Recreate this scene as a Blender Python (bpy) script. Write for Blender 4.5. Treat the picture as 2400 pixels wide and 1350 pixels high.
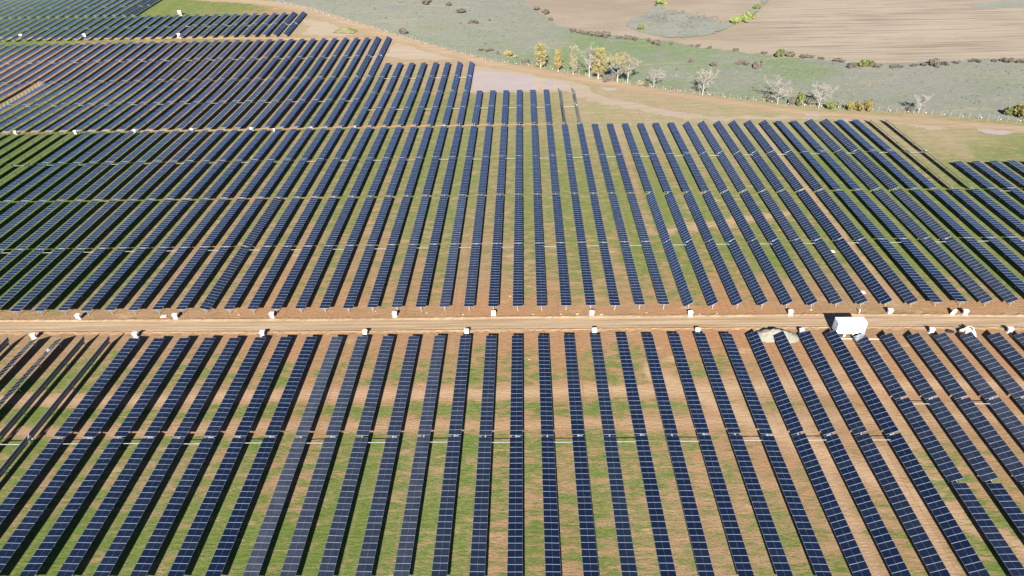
import bpy, math, random
import numpy as np
from mathutils import Matrix, Vector

for _o in list(bpy.data.objects):
    bpy.data.objects.remove(_o)
scene = bpy.context.scene
COL = scene.collection
RNG = random.Random(7)

# ------------------------------------------------------------------ camera
F_PX, PITCH, YAW, ROLL, CAM_H, CAM_X = 1521.9, .6125, .0278, -.0266, 89.222, 2.134
fw = Vector((-math.sin(YAW) * math.cos(PITCH), math.cos(YAW) * math.cos(PITCH), -math.sin(PITCH)))
r0 = Vector((math.cos(YAW), math.sin(YAW), 0))
u0 = r0.cross(fw)
RT = r0 * math.cos(ROLL) + u0 * math.sin(ROLL)
UP = u0 * math.cos(ROLL) - r0 * math.sin(ROLL)
CAM = Vector((CAM_X, 0, CAM_H))
cam_d = bpy.data.cameras.new('camera')
cam_d.sensor_width = 36
cam_d.lens = F_PX / 2400 * 36
cam_d.clip_start = 1
cam_d.clip_end = 9000
cam = bpy.data.objects.new('camera', cam_d)
COL.objects.link(cam)
cam.matrix_world = Matrix(((RT.x, UP.x, -fw.x, CAM.x), (RT.y, UP.y, -fw.y, CAM.y),
                           (RT.z, UP.z, -fw.z, CAM.z), (0, 0, 0, 1)))
scene.camera = cam

# ------------------------------------------------------------------ world, sun, exposure
SUN_EL = math.radians(30.5)
SH = Vector((.115, 1, 0)).normalized()            # where shadows point
world = bpy.data.worlds.new('World')
scene.world = world
world.use_nodes = True
wn = world.node_tree
sky = wn.nodes.new('ShaderNodeTexSky')
sky.sky_type = 'NISHITA'
sky.sun_disc = False
sky.sun_elevation = SUN_EL
sky.sun_rotation = math.atan2(-SH.x, -SH.y)
sky.air_density = .17
sky.dust_density = .05
sky.ozone_density = 4
bg = wn.nodes['Background']
bg.inputs['Strength'].default_value = .14
wn.links.new(sky.outputs[0], bg.inputs['Color'])
sun_d = bpy.data.lights.new('sun', 'SUN')
sun_d.energy = 5.0
sun_d.angle = math.radians(.53)
sun_d.color = (1, .955, .89)
sun = bpy.data.objects.new('sun', sun_d)
COL.objects.link(sun)
sun.location = (-20, -150, 120)
sun.rotation_euler = Vector((SH.x * math.cos(SUN_EL), SH.y * math.cos(SUN_EL), -math.sin(SUN_EL))).to_track_quat('-Z', 'Y').to_euler()
scene.view_settings.view_transform = 'Standard'
scene.view_settings.look = 'None'
scene.view_settings.gamma = 1
scene.view_settings.use_curve_mapping = False
scene.view_settings.exposure = 1.42

# ------------------------------------------------------------------ terrain
_HY = [-2000, 262, 287, 341, 347, 386, 426, 520, 800, 3000]
_HZ = [0, 0, .5, 4.0, 4.5, 7.2, 9.7, 13.5, 15, 15]


def sstep(a, b, x):
    t = np.clip((x - a) / (b - a), 0, 1)
    return t * t * (3 - 2 * t)


_TY = np.arange(-100, 1400, 2.)
_TZ = np.convolve(np.pad(np.interp(_TY, _HY, _HZ), 12, mode='edge'), np.ones(25) / 25, mode='valid')


def hgt(X, Y):
    w = 1 - .62 * sstep(-70, 60, X)
    return np.interp(Y, _TY, _TZ) * w


def h1(X, Y):
    return float(hgt(np.float64(X), np.float64(Y)))


def gt(px, py, dz=0.):
    """ground point seen at a place of the photograph (2400 px wide)"""
    d = fw + RT * ((px - 1200) / F_PX) - UP * ((py - 675) / F_PX)
    z = 0.
    for _ in range(12):
        t = (z + dz - CAM_H) / d.z
        p = CAM + d * t
        z = .5 * z + .5 * h1(p.x, p.y)
    return Vector((p.x, p.y, h1(p.x, p.y)))


def pix(p):
    d = Vector(p) - CAM
    z = d.dot(fw)
    return 1200 + F_PX * d.dot(RT) / z, 675 - F_PX * d.dot(UP) / z


def hz(px, y0, y1):
    """height of an upright thing whose foot is at (px,y0) and top at y1"""
    b = gt(px, y0)
    lo, hi = 0., 40.
    for _ in range(30):
        m = (lo + hi) / 2
        if pix(b + Vector((0, 0, m)))[1] > y1:
            lo = m
        else:
            hi = m
    return b, lo


# ------------------------------------------------------------------ helpers
class MB:
    def __init__(s):
        s.v, s.f, s.m = [], [], []

    def quad(s, a, b, c, d, m=0):
        i = len(s.v)
        s.v += [a, b, c, d]
        s.f.append((i, i + 1, i + 2, i + 3))
        s.m.append(m)

    def box(s, cx, cy, cz, sx, sy, sz, m=0, rz=0, mtop=None):
        i = len(s.v)
        c, n = math.cos(rz), math.sin(rz)
        for z in (-.5, .5):
            for x, y in ((-.5, -.5), (.5, -.5), (.5, .5), (-.5, .5)):
                X, Y = x * sx, y * sy
                s.v.append((cx + X * c - Y * n, cy + X * n + Y * c, cz + z * sz))
        for k, q in enumerate(((3, 2, 1, 0), (4, 5, 6, 7), (0, 1, 5, 4), (1, 2, 6, 5), (2, 3, 7, 6), (3, 0, 4, 7))):
            s.f.append(tuple(i + j for j in q))
            s.m.append(mtop if (k == 1 and mtop is not None) else m)

    def tube(s, a, b, ra, rb=None, n=6, m=0, caps=True):
        rb = ra if rb is None else rb
        a, b = Vector(a), Vector(b)
        d = (b - a)
        if d.length < 1e-6:
            return
        d.normalize()
        u = d.orthogonal().normalized()
        w = d.cross(u)
        i = len(s.v)
        for p, r in ((a, ra), (b, rb)):
            for k in range(n):
                t = 2 * math.pi * k / n
                s.v.append(tuple(p + u * (r * math.cos(t)) + w * (r * math.sin(t))))
        for k in range(n):
            s.f.append((i + k, i + (k + 1) % n, i + n + (k + 1) % n, i + n + k))
            s.m.append(m)
        if caps:
            s.f.append(tuple(i + n - 1 - k for k in range(n)))
            s.f.append(tuple(i + n + k for k in range(n)))
            s.m += [m, m]

    def mesh(s, name, mats, smooth=False):
        me = bpy.data.meshes.new(name)
        me.from_pydata(s.v, [], s.f)
        for m in (mats if isinstance(mats, (list, tuple)) else [mats]):
            me.materials.append(m)
        me.polygons.foreach_set('material_index', s.m)
        if smooth:
            me.polygons.foreach_set('use_smooth', [True] * len(s.f))
        me.update()
        return me

    def build(s, name, mats, parent=None, loc=(0, 0, 0), smooth=False):
        return put(name, s.mesh(name, mats, smooth), parent, loc)


def put(name, me, parent=None, loc=(0, 0, 0), rot=None, scale=None):
    o = bpy.data.objects.new(name, me)
    COL.objects.link(o)
    o.location = loc
    if rot is not None:
        o.rotation_euler = rot
    if scale is not None:
        o.scale = scale
    if parent is not None:
        o.parent = parent
    return o


def tag(o, label=None, cat=None, group=None, kind=None):
    if label:
        o['label'] = label
    if cat:
        o['category'] = cat
    if group:
        o['group'] = group
    if kind:
        o['kind'] = kind
    return o


def thing(name, label, cat, loc, rz=0, group=None):
    o = put(name, None, None, loc, (0, 0, rz))
    o.empty_display_size = .2
    return tag(o, label, cat, group)


_T = ['zeroth', 'first', 'second', 'third', 'fourth', 'fifth', 'sixth', 'seventh', 'eighth', 'ninth', 'tenth', 'eleventh', 'twelfth',
      'thirteenth', 'fourteenth', 'fifteenth', 'sixteenth', 'seventeenth', 'eighteenth', 'nineteenth']
_C = {2: 'twent', 3: 'thirt', 4: 'fort', 5: 'fift', 6: 'sixt', 7: 'sevent'}


def ordn(n):
    if n < 20:
        return _T[n]
    return _C[n // 10] + ('ieth' if n % 10 == 0 else 'y-' + _T[n % 10])


# ------------------------------------------------------------------ materials
class NT:
    def __init__(s, name, rough=.9, spec=.2):
        s.mat = bpy.data.materials.new(name)
        s.mat.use_nodes = True
        s.t = s.mat.node_tree
        s.b = s.t.nodes['Principled BSDF']
        s.b.inputs['Roughness'].default_value = rough
        s.b.inputs['Specular IOR Level'].default_value = spec

    def n(s, k, **kw):
        x = s.t.nodes.new('ShaderNode' + k)
        for a, v in kw.items():
            setattr(x, a, v)
        return x

    def l(s, a, b):
        s.t.links.new(a, b)

    def pos(s, scale=(1, 1, 1), rz=0, obj=False):
        g = s.n('TexCoord').outputs['Object'] if obj else s.n('NewGeometry').outputs['Position']
        m = s.n('Mapping', vector_type='POINT')
        m.inputs['Scale'].default_value = scale
        m.inputs['Rotation'].default_value = (0, 0, rz)
        s.l(g, m.inputs['Vector'])
        return m.outputs[0]

    def noise(s, vec, scale=1., detail=4., rough=.55, dist=0.):
        x = s.n('TexNoise')
        x.inputs['Scale'].default_value = scale
        x.inputs['Detail'].default_value = detail
        x.inputs['Roughness'].default_value = rough
        x.inputs['Distortion'].default_value = dist
        s.l(vec, x.inputs['Vector'])
        return x.outputs['Fac']

    def math(s, op, a, b=None, clamp=False):
        x = s.n('Math', operation=op, use_clamp=clamp)
        for i, v in enumerate((a, b)):
            if v is None:
                continue
            if isinstance(v, (int, float)):
                x.inputs[i].default_value = v
            else:
                s.l(v, x.inputs[i])
        return x.outputs[0]

    def ramp(s, f, lo, hi, a=0., b=1.):
        x = s.n('MapRange', interpolation_type='SMOOTHSTEP')
        s.l(f, x.inputs['Value'])
        for i, v in ((1, lo), (2, hi), (3, a), (4, b)):
            x.inputs[i].default_value = v
        return x.outputs[0]

    def attr(s, name, typ='GEOMETRY'):
        x = s.n('Attribute', attribute_type=typ, attribute_name=name)
        return x.outputs['Fac']

    def mix(s, f, a, b, mode='MIX'):
        x = s.n('Mix', data_type='RGBA', blend_type=mode)
        for v, k in ((f, 0), (a, 6), (b, 7)):
            if isinstance(v, (int, float)):
                x.inputs[k].default_value = v
            elif isinstance(v, tuple):
                x.inputs[k].default_value = (*v, 1)
            else:
                s.l(v, x.inputs[k])
        return x.outputs[2]

    def col(s, c):
        if isinstance(c, tuple):
            s.b.inputs['Base Color'].default_value = (*c, 1)
        else:
            s.l(c, s.b.inputs['Base Color'])
        return s

    def bump(s, h, strength=.4, dist=.1):
        x = s.n('Bump')
        x.inputs['Strength'].default_value = strength
        x.inputs['Distance'].default_value = dist
        s.l(h, x.inputs['Height'])
        s.l(x.outputs[0], s.b.inputs['Normal'])
        return s


def plain(name, c, rough=.6, spec=.3, metal=0., var=.12, scale=3.):
    m = NT(name, rough, spec)
    n = m.noise(m.pos(obj=True), scale, 5)
    f = m.ramp(n, .3, .7, 0, 1)
    m.col(m.mix(f, tuple(x * (1 - var) for x in c), tuple(min(1, x * (1 + var)) for x in c)))
    m.b.inputs['Metallic'].default_value = metal
    return m.mat


M = {}
M['frame'] = plain('aluminium_frame', (.30, .35, .43), .35, .5, .0, .06)
M['steel'] = plain('galvanised_steel', (.50, .51, .51), .45, .5, .35, .15)
M['bar'] = plain('pale_galvanised', (.33, .35, .35), .5, .4, 0, .12)
M['white'] = plain('white_paint', (.76, .77, .78), .45, .4, 0, .03)
M['whitewrap'] = plain('white_sheet', (.64, .64, .63), .6, .3, 0, .06)
M['grey'] = plain('grey_paint', (.36, .39, .42), .5, .4)
M['dark'] = plain('dark_rubber', (.03, .03, .035), .6, .3)
M['concrete'] = plain('concrete', (.48, .44, .38), .9, .2, 0, .15, 2)
M['blue'] = plain('blue_plastic', (.06, .22, .52), .4, .4)
M['tan'] = plain('tan_board', (.50, .38, .22), .8, .2)
M['cream'] = plain('cream_sacking', (.72, .66, .52), .85, .1, 0, .2)
M['timber'] = plain('weathered_timber', (.55, .50, .42), .8, .2)
M['clod'] = plain('earth_clod', (.33, .23, .14), .95, .1, 0, .2, 4)
M['back'] = plain('panel_backsheet', (.12, .11, .105), .4, .4)

# solar glass: deep blue cells, fine cell joints, thin film of dust that differs from row to row
g = NT('solar_glass', .10, 1.0)
v = g.pos(obj=True)
sx = g.n('SeparateXYZ')
g.l(v, sx.inputs[0])
cy = g.math('FRACT', g.math('MULTIPLY', sx.outputs[1], 1 / .182))
cx = g.math('FRACT', g.math('MULTIPLY', sx.outputs[0], 1 / .0917))
ln = g.math('MAXIMUM', g.math('LESS_THAN', cy, .05), g.math('MULTIPLY', g.math('LESS_THAN', cx, .09), .8))
inf = g.n('ObjectInfo')
rv = g.ramp(inf.outputs['Random'], 0, 1, 0, 1)
base = g.mix(rv, (.0025, .0046, .0110), (.0031, .0062, .0175))
base = g.mix(g.math('MULTIPLY', ln, .35), base, (.035, .042, .06))
du = g.attr('dust', 'OBJECT')
dn = g.noise(g.pos((.6, .6, .6)), 1., 4)
dus = g.math('MULTIPLY', du, g.ramp(dn, .25, .75, .6, 1.15))
base = g.mix(g.math('MULTIPLY', dus, .30, True), base, (.155, .158, .150))
g.col(base)
g.l(g.ramp(du, 0, 1, .10, .28), g.b.inputs['Roughness'])
g.b.inputs['IOR'].default_value = 1.9
g.b.inputs['Coat Weight'].default_value = .6
g.b.inputs['Coat Roughness'].default_value = .08
g.b.inputs['Coat Tint'].default_value = (.85, .93, 1, 1)
M['glass'] = g.mat


# ------------------------------------------------------------------ ground
# where the grass has come up (photograph place -> cover 0..1), spread over the land by distance
GP = [(100, 1300, .72), (350, 1250, .72), (600, 1290, .70), (850, 1250, .72), (1000, 1200, .66), (1150, 1280, .5), (1330, 1250, .5),
      (1500, 1180, .45), (1640, 1260, .34), (1800, 1300, .50), (2000, 1280, .35), (2150, 1180, .40), (2330, 1250, .62), (2230, 1080, .42),
      (150, 1120, .5), (400, 1100, .45), (700, 1110, .5), (900, 1100, .62), (1100, 1080, .58), (1300, 1070, .5), (1500, 1080, .5), (1680, 1110, .45),
      (1800, 1080, .22), (1950, 1070, .18), (2100, 1000, .15), (2300, 980, .12),
      (60, 920, .62), (250, 880, .55), (450, 880, .52), (650, 890, .52), (800, 880, .46), (1000, 870, .50), (1250, 860, .50), (1480, 860, .54), (1650, 870, .55), (1100, 905, .5), (1400, 905, .5), (550, 910, .5),
      (1700, 920, .28), (1850, 880, .12), (2000, 880, .06), (2200, 870, .05), (2380, 900, .08),
      (100, 830, .12), (400, 820, .22), (700, 810, .1), (1000, 800, .1), (1300, 800, .12), (1600, 800, .15), (1900, 810, .02), (2300, 810, .02),
      (0, 745, .30), (300, 745, .15), (700, 738, .12), (1100, 735, .12), (1500, 730, .15), (1900, 730, .0), (2300, 730, .1),
      (20, 690, .95), (150, 690, .6), (400, 690, .38), (700, 690, .40), (1000, 685, .30), (1250, 690, .3), (1450, 690, .42), (1600, 690, .45), (1750, 690, .38), (2000, 690, .18), (2250, 690, .48),
      (50, 600, .95), (250, 600, .6), (500, 600, .40), (750, 600, .42), (1000, 610, .38), (1150, 610, .35), (1350, 600, .48), (1550, 600, .62), (1800, 600, .68), (2050, 600, .72), (2300, 600, .72),
      (50, 480, .95), (250, 490, .65), (500, 490, .40), (800, 480, .52), (1050, 490, .52), (1300, 480, .58), (1500, 480, .7), (1650, 490, .62), (1850, 480, .65), (2100, 480, .72), (2350, 480, .7),
      (60, 360, 1.), (250, 350, .62), (500, 360, .45), (750, 350, .50), (1000, 350, .6), (1250, 350, .60), (1450, 350, .55), (1650, 360, .55), (1850, 350, .68), (2050, 350, .7), (2200, 350, .48), (2350, 350, .66),
      (150, 260, .55), (400, 250, .42), (650, 250, .40), (850, 250, .45), (1000, 250, .58), (1200, 250, .58), (1380, 260, .45), (1550, 265, .42), (1750, 268, .38), (2200, 315, .35),
      (100, 150, .12), (350, 150, .25), (550, 150, .32), (750, 160, .45), (900, 180, .48), (1050, 190, .5), (950, 130, .12), (1100, 160, .08), (1450, 225, .3),
      (100, 60, .9), (300, 40, .9), (420, 20, .7), (500, 15, .75), (580, 20, .6), (560, 65, .55), (700, 65, .35), (780, 60, .1), (660, 25, .2), (850, 90, .05)]
GX = np.array([[*gt(a, b)[:2], c] for a, b, c in GP])
# how red the bare soil is
RP = [(200, 1200, .35), (900, 1200, .3), (1600, 1200, .4), (2200, 1300, .55), (2200, 1000, .75), (1800, 950, .45), (300, 850, .6), (900, 820, .9), (1500, 800, .95), (2100, 820, .95), (2350, 850, 1.),
      (200, 735, .5), (700, 735, .8), (1200, 728, .95), (1700, 728, 1.), (2200, 725, .9), (500, 620, .5), (1200, 620, .2), (1900, 640, .45), (600, 400, .5), (1200, 400, .1), (1900, 400, .2),
      (200, 150, .55), (600, 150, .5), (1000, 180, .4), (1400, 260, .1), (2200, 320, .1), (800, 60, .2)]
RX = np.array([[*gt(a, b)[:2], c] for a, b, c in RP])


# how dry the grass and pale the soil are (0 deep green, with lens vignetting darkened into both colours; 1 bleached)
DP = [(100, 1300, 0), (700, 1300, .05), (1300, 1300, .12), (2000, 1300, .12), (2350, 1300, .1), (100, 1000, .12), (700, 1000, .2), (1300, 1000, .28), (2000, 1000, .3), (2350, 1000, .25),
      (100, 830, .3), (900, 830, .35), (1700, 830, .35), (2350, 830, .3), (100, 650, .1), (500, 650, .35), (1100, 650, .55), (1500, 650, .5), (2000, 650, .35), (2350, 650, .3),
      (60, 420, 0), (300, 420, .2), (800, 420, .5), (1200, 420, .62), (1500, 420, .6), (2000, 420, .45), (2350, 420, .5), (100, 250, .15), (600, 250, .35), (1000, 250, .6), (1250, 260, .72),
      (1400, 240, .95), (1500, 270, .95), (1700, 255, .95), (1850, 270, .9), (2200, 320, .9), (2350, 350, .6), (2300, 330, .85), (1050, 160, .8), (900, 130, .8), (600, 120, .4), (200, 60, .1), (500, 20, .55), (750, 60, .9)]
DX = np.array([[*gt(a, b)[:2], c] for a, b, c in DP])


def idw(P, X, Y, p=3.0):
    num = np.zeros_like(X)
    den = np.zeros_like(X)
    for a, b, c in P:
        sc = 1 + abs(b - 50) * .012          # far places reach wider
        d = ((X - a) ** 2 + (Y - b) ** 2) / sc ** 2 + 2
        w = d ** (-p / 2)
        num += w * c
        den += w
    return num / den


def grid(name, xs, ys, mat, attrs=None, dz=0., kind='structure', zf=None):
    nx, ny = len(xs), len(ys)
    X, Y = np.meshgrid(xs, ys)
    X, Y = X.ravel(), Y.ravel()
    Z = hgt(X, Y) + dz + (zf(X, Y) if zf else 0)
    me = bpy.data.meshes.new(name)
    i = np.arange(nx * ny).reshape(ny, nx)
    q = np.stack([i[:-1, :-1], i[:-1, 1:], i[1:, 1:], i[1:, :-1]], -1).reshape(-1)
    nf = len(q) // 4
    me.vertices.add(nx * ny)
    me.vertices.foreach_set('co', np.stack([X, Y, Z], -1).astype(np.float32).ravel())
    me.loops.add(nf * 4)
    me.loops.foreach_set('vertex_index', q.astype(np.int32))
    me.polygons.add(nf)
    me.polygons.foreach_set('loop_start', np.arange(0, nf * 4, 4, dtype=np.int32))
    me.polygons.foreach_set('loop_total', np.full(nf, 4, dtype=np.int32))
    me.polygons.foreach_set('use_smooth', np.ones(nf, dtype=bool))
    me.update(calc_edges=True)
    for k, fn in (attrs or {}).items():
        a = me.attributes.new(k, 'FLOAT', 'POINT')
        a.data.foreach_set('value', fn(X, Y).astype(np.float32))
    me.materials.append(mat)
    return tag(put(name, me), kind=kind)


def vnoise(X, Y, s, seed=0):
    """cheap smooth value noise for laying out the land"""
    r = np.random.RandomState(seed)
    T = r.rand(64, 64)
    x, y = X / s, Y / s
    xi, yi = np.floor(x).astype(int), np.floor(y).astype(int)
    fx, fy = x - xi, y - yi
    fx, fy = fx * fx * (3 - 2 * fx), fy * fy * (3 - 2 * fy)
    a = T[xi % 64, yi % 64]
    b = T[(xi + 1) % 64, yi % 64]
    c = T[xi % 64, (yi + 1) % 64]
    d = T[(xi + 1) % 64, (yi + 1) % 64]
    return (a * (1 - fx) + b * fx) * (1 - fy) + (c * (1 - fx) + d * fx) * fy


LANE = np.random.RandomState(3).rand(400)


def grass_cover(X, Y):
    c = idw(GX, X, Y)
    k = np.floor(X / 5.5).astype(int)
    lane = LANE[(k * 7 + (Y > 113) * 131 + (Y > 229) * 57) % 400] - .5
    c = c + lane * .16 * (c > .15)
    # tracks driven across the front field
    wob = (vnoise(X, Y * 0 + 3, 14, 5) - .5) * 1.2
    for y0, w, a in ((91.6, 1.9, .5), (83.2, 1.5, .42)):
        c = c - a * np.exp(-((Y - y0 - wob - .012 * X) / w) ** 2) * (np.abs(X) < 140)
    c = c + .20 * np.exp(-((Y - 87.4 - .012 * X) / 1.6) ** 2) * (X < 55) + .15 * np.exp(-((Y - 79.2) / 1.4) ** 2) * (X < 40)
    # lanes used by vehicles between two rows
    for kk, y0, y1, a in ((6, 150, 232, .18), (15, 118, 228, .65), (-16, 118, 150, .4), (-11, 118, 160, .3), (9, 52, 84, .35), (11, 52, 78, .3)):
        c = c - a * np.exp(-((X - (kk + .5) * 5.5 + (0 if kk != 15 else (0))) / 1.3) ** 4) * (Y > y0) * (Y < y1)
    # a diagonal track on the right of the front field
    d = (X - 38) * .62 + (Y - 88) * .78
    c = c - .4 * np.exp(-(d / 2.2) ** 2) * (Y < 100) * (X > 25)
    # bare verge by the roads
    c = c - .55 * np.exp(-((Y - 109.5) / 2.2) ** 2) - .35 * np.exp(-((Y - 118) / 1.8) ** 2) * (np.abs(X) < 150)
    return np.clip(c, 0, 1)


def packed_soil(X, Y):
    """soil packed pale by wheels: cross tracks of the front field, used lanes, the diagonal track"""
    wob = (vnoise(X, Y * 0 + 3, 14, 5) - .5) * 1.2
    c = np.zeros_like(X)
    for y0, w, a in ((91.6, 1.7, .9), (83.2, 1.3, .55)):
        c = np.maximum(c, a * np.exp(-((Y - y0 - wob - .012 * X) / w) ** 2) * (np.abs(X) < 140))
    for kk, y0, y1, a in ((6, 150, 232, .15), (15, 118, 228, .5), (9, 52, 84, .6), (11, 52, 78, .7), (12, 52, 100, .5)):
        c = np.maximum(c, a * np.exp(-((X - (kk + .5) * 5.5) / 1.4) ** 4) * (Y > y0) * (Y < y1))
    d = (X - 38) * .62 + (Y - 88) * .78
    c = np.maximum(c, .9 * np.exp(-(d / 2.2) ** 2) * (Y < 100) * (X > 25))
    d2 = (X - 60) * .25 - (Y - 96)
    c = np.maximum(c, .6 * np.exp(-(d2 / 2.) ** 2) * (X > 40) * (X < 75))
    d3 = (X - 60) * .23 - (Y - 158)
    c = np.maximum(c, .7 * np.exp(-(d3 / 2.5) ** 2) * (X > 38) * (X < 78))
    return c


def make_ground_mat():
    m = NT('field_soil_and_grass', .95, .12)
    gA = m.attr('grass')
    rA = m.attr('red')
    st = m.noise(m.pos((.14, .62, .3), math.radians(-20)), 1., 8, .66, .6)      # streaks left by harrow and wheels
    st2 = m.noise(m.pos((.5, 2.2, .3), math.radians(-26)), 1., 6, .68, .4)
    md = m.noise(m.pos((.4, .5, .4)), 1., 8, .66, .3)
    fi = m.noise(m.pos((2.6, 2.6, 2.6)), 1., 6, .7)
    big = m.noise(m.pos((.03, .03, .03)), 1., 3)
    nz = m.math('ADD', m.math('MULTIPLY', st, .5), m.math('ADD', m.math('MULTIPLY', md, .28), m.math('MULTIPLY', st2, .22)))
    nz = m.ramp(nz, .34, .66, 0, 1)
    nz = m.math('ADD', m.math('MULTIPLY', nz, .76), m.math('MULTIPLY', fi, .24))
    cov = m.math('SUBTRACT', gA, nz)
    gf = m.ramp(cov, -.26, .15, 0, 1)
    soil = m.mix(m.ramp(st, .35, .68, 0, 1), (.205, .150, .082), (.290, .218, .127))
    redc = m.mix(md, (.285, .142, .066), (.355, .188, .094))
    soil = m.mix(m.math('MULTIPLY', rA, m.ramp(big, .25, .7, .50, 1.)), soil, redc)
    soil = m.mix(m.ramp(fi, .42, .66, 0, .75), soil, m.mix(.5, soil, (.10, .065, .035)))
    soil = m.mix(m.ramp(st2, .52, .66, 0, .35), soil, (.17, .105, .055))
    pale = m.ramp(m.noise(m.pos((.12, .3, .2), .2), 1., 4), .58, .75, 0, .6)
    soil = m.mix(pale, soil, (.42, .30, .175))
    pk = m.math('MULTIPLY', m.attr('packed'), m.ramp(st2, .25, .65, .35, 1.))
    soil = m.mix(pk, soil, (.385, .272, .168))
    gr = m.mix(m.ramp(st2, .3, .7, 0, 1), (.092, .132, .026), (.150, .190, .048))
    dry = m.mix(md, (.175, .165, .068), (.235, .205, .10))
    gr = m.mix(m.ramp(m.math('SUBTRACT', md, m.math('MULTIPLY', gA, .4)), .10, .46, 0, .75), gr, dry)
    gr = m.mix(m.ramp(fi, .40, .66, 0, .8), gr, m.mix(.6, gr, (.03, .05, .01)))
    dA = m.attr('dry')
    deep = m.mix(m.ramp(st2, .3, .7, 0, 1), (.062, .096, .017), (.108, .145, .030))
    gr = m.mix(m.ramp(dA, .0, .45, .75, 0), gr, deep)  # deeper green, partly darkened to imitate lens vignetting over the near field
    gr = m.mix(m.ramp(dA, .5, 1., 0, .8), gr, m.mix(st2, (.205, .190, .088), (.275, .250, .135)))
    soil = m.mix(m.ramp(dA, .0, .45, .45, 0), soil, m.mix(.5, soil, (.13, .085, .045)))  # near soil: vignetting put into the colour as a darker mix
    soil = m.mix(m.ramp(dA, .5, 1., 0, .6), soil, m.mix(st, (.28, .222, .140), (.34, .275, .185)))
    sep = m.n('SeparateXYZ')
    m.l(m.n('NewGeometry').outputs['Position'], sep.inputs[0])
    lane = m.math('FRACT', m.math('ADD', m.math('MULTIPLY', sep.outputs[0], 1 / 5.5), m.math('MULTIPLY', m.math('SUBTRACT', m.noise(m.pos((.05, .09, .1)), 1., 3), .5), .16)))
    off = m.math('ABSOLUTE', m.math('SUBTRACT', m.math('ABSOLUTE', m.math('SUBTRACT', lane, .5)), .15))
    rutm = m.math('MULTIPLY', m.ramp(off, .055, .02, 0, 1), m.ramp(m.noise(m.pos((.19, .014, .1)), 1., 3, .5), .50, .64, 0, 1))
    rutm = m.math('MULTIPLY', rutm, m.ramp(fi, .3, .6, .35, 1.))
    gf2 = m.math('MULTIPLY', gf, m.math('SUBTRACT', 1., m.math('MULTIPLY', rutm, .75)))
    soil = m.mix(m.math('MULTIPLY', rutm, .5), soil, (.19, .115, .06))
    m.col(m.mix(gf2, soil, gr))
    hgtn = m.math('ADD', m.math('MULTIPLY', fi, .6), m.math('MULTIPLY', st2, .6))
    m.bump(hgtn, .85, .25)
    return m.mat


M['ground'] = make_ground_mat()
xs = np.concatenate([np.linspace(-2600, -440, 16), np.arange(-400, 330, 1.25), np.linspace(360, 2600, 16)])
ys = np.concatenate([np.linspace(-800, 10, 8), np.arange(30, 130, .8), np.arange(130, 520, 1.25), np.linspace(540, 5000, 22)])
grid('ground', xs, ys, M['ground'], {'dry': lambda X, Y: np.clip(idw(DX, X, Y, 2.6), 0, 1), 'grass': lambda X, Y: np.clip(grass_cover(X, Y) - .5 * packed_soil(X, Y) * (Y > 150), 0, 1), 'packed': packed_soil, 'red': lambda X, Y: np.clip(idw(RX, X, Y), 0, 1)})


def strip(name, pts, width, mat, dz, seed=1, nacross=7, berm=0., jag=.35, step=1.2, kind='structure'):
    """road or track laid along points on the land, ragged edges, optional low banks"""
    P = [Vector((p[0], p[1], 0)) for p in pts]
    out = []
    for a, b in zip(P[:-1], P[1:]):
        n = max(1, int((b - a).length / step))
        out += [a.lerp(b, i / n) for i in range(n)]
    out.append(P[-1])
    sm = out[:]
    for _ in range(8):
        sm = [sm[0]] + [(sm[i - 1] + sm[i] * 2 + sm[i + 1]) / 4 for i in range(1, len(sm) - 1)] + [sm[-1]]
    rr = np.random.RandomState(seed)
    vs, fs, at = [], [], []
    for i, p in enumerate(sm):
        t = (sm[min(i + 1, len(sm) - 1)] - sm[max(i - 1, 0)]).normalized()
        nrm = Vector((-t.y, t.x, 0))
        w = width(i / len(sm)) if callable(width) else width
        jl, jr = (rr.rand(2) - .5) * 2 * jag
        for j in range(nacross):
            u = j / (nacross - 1) * 2 - 1
            off = u * w / 2 + (jl if j == 0 else jr if j == nacross - 1 else 0)
            q = p + nrm * off
            e = 0.
            if berm and j in (1, nacross - 2):
                e = berm * (.35 + rr.rand())
            if j in (0, nacross - 1):
                e = -.0
            vs.append((q.x, q.y, h1(q.x, q.y) + dz + e))
            at.append(u)
    for i in range(len(sm) - 1):
        for j in range(nacross - 1):
            a = i * nacross + j
            fs.append((a, a + nacross, a + nacross + 1, a + 1))
    me = bpy.data.meshes.new(name)
    me.from_pydata(vs, [], fs)
    me.update()
    at_ = me.attributes.new('across', 'FLOAT', 'POINT')
    at_.data.foreach_set('value', np.array(at, dtype=np.float32))
    me.materials.append(mat)
    o = put(name, me)
    # normals up
    if me.polygons[0].normal.z < 0:
        me.flip_normals()
    return tag(o, kind=kind)


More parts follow.
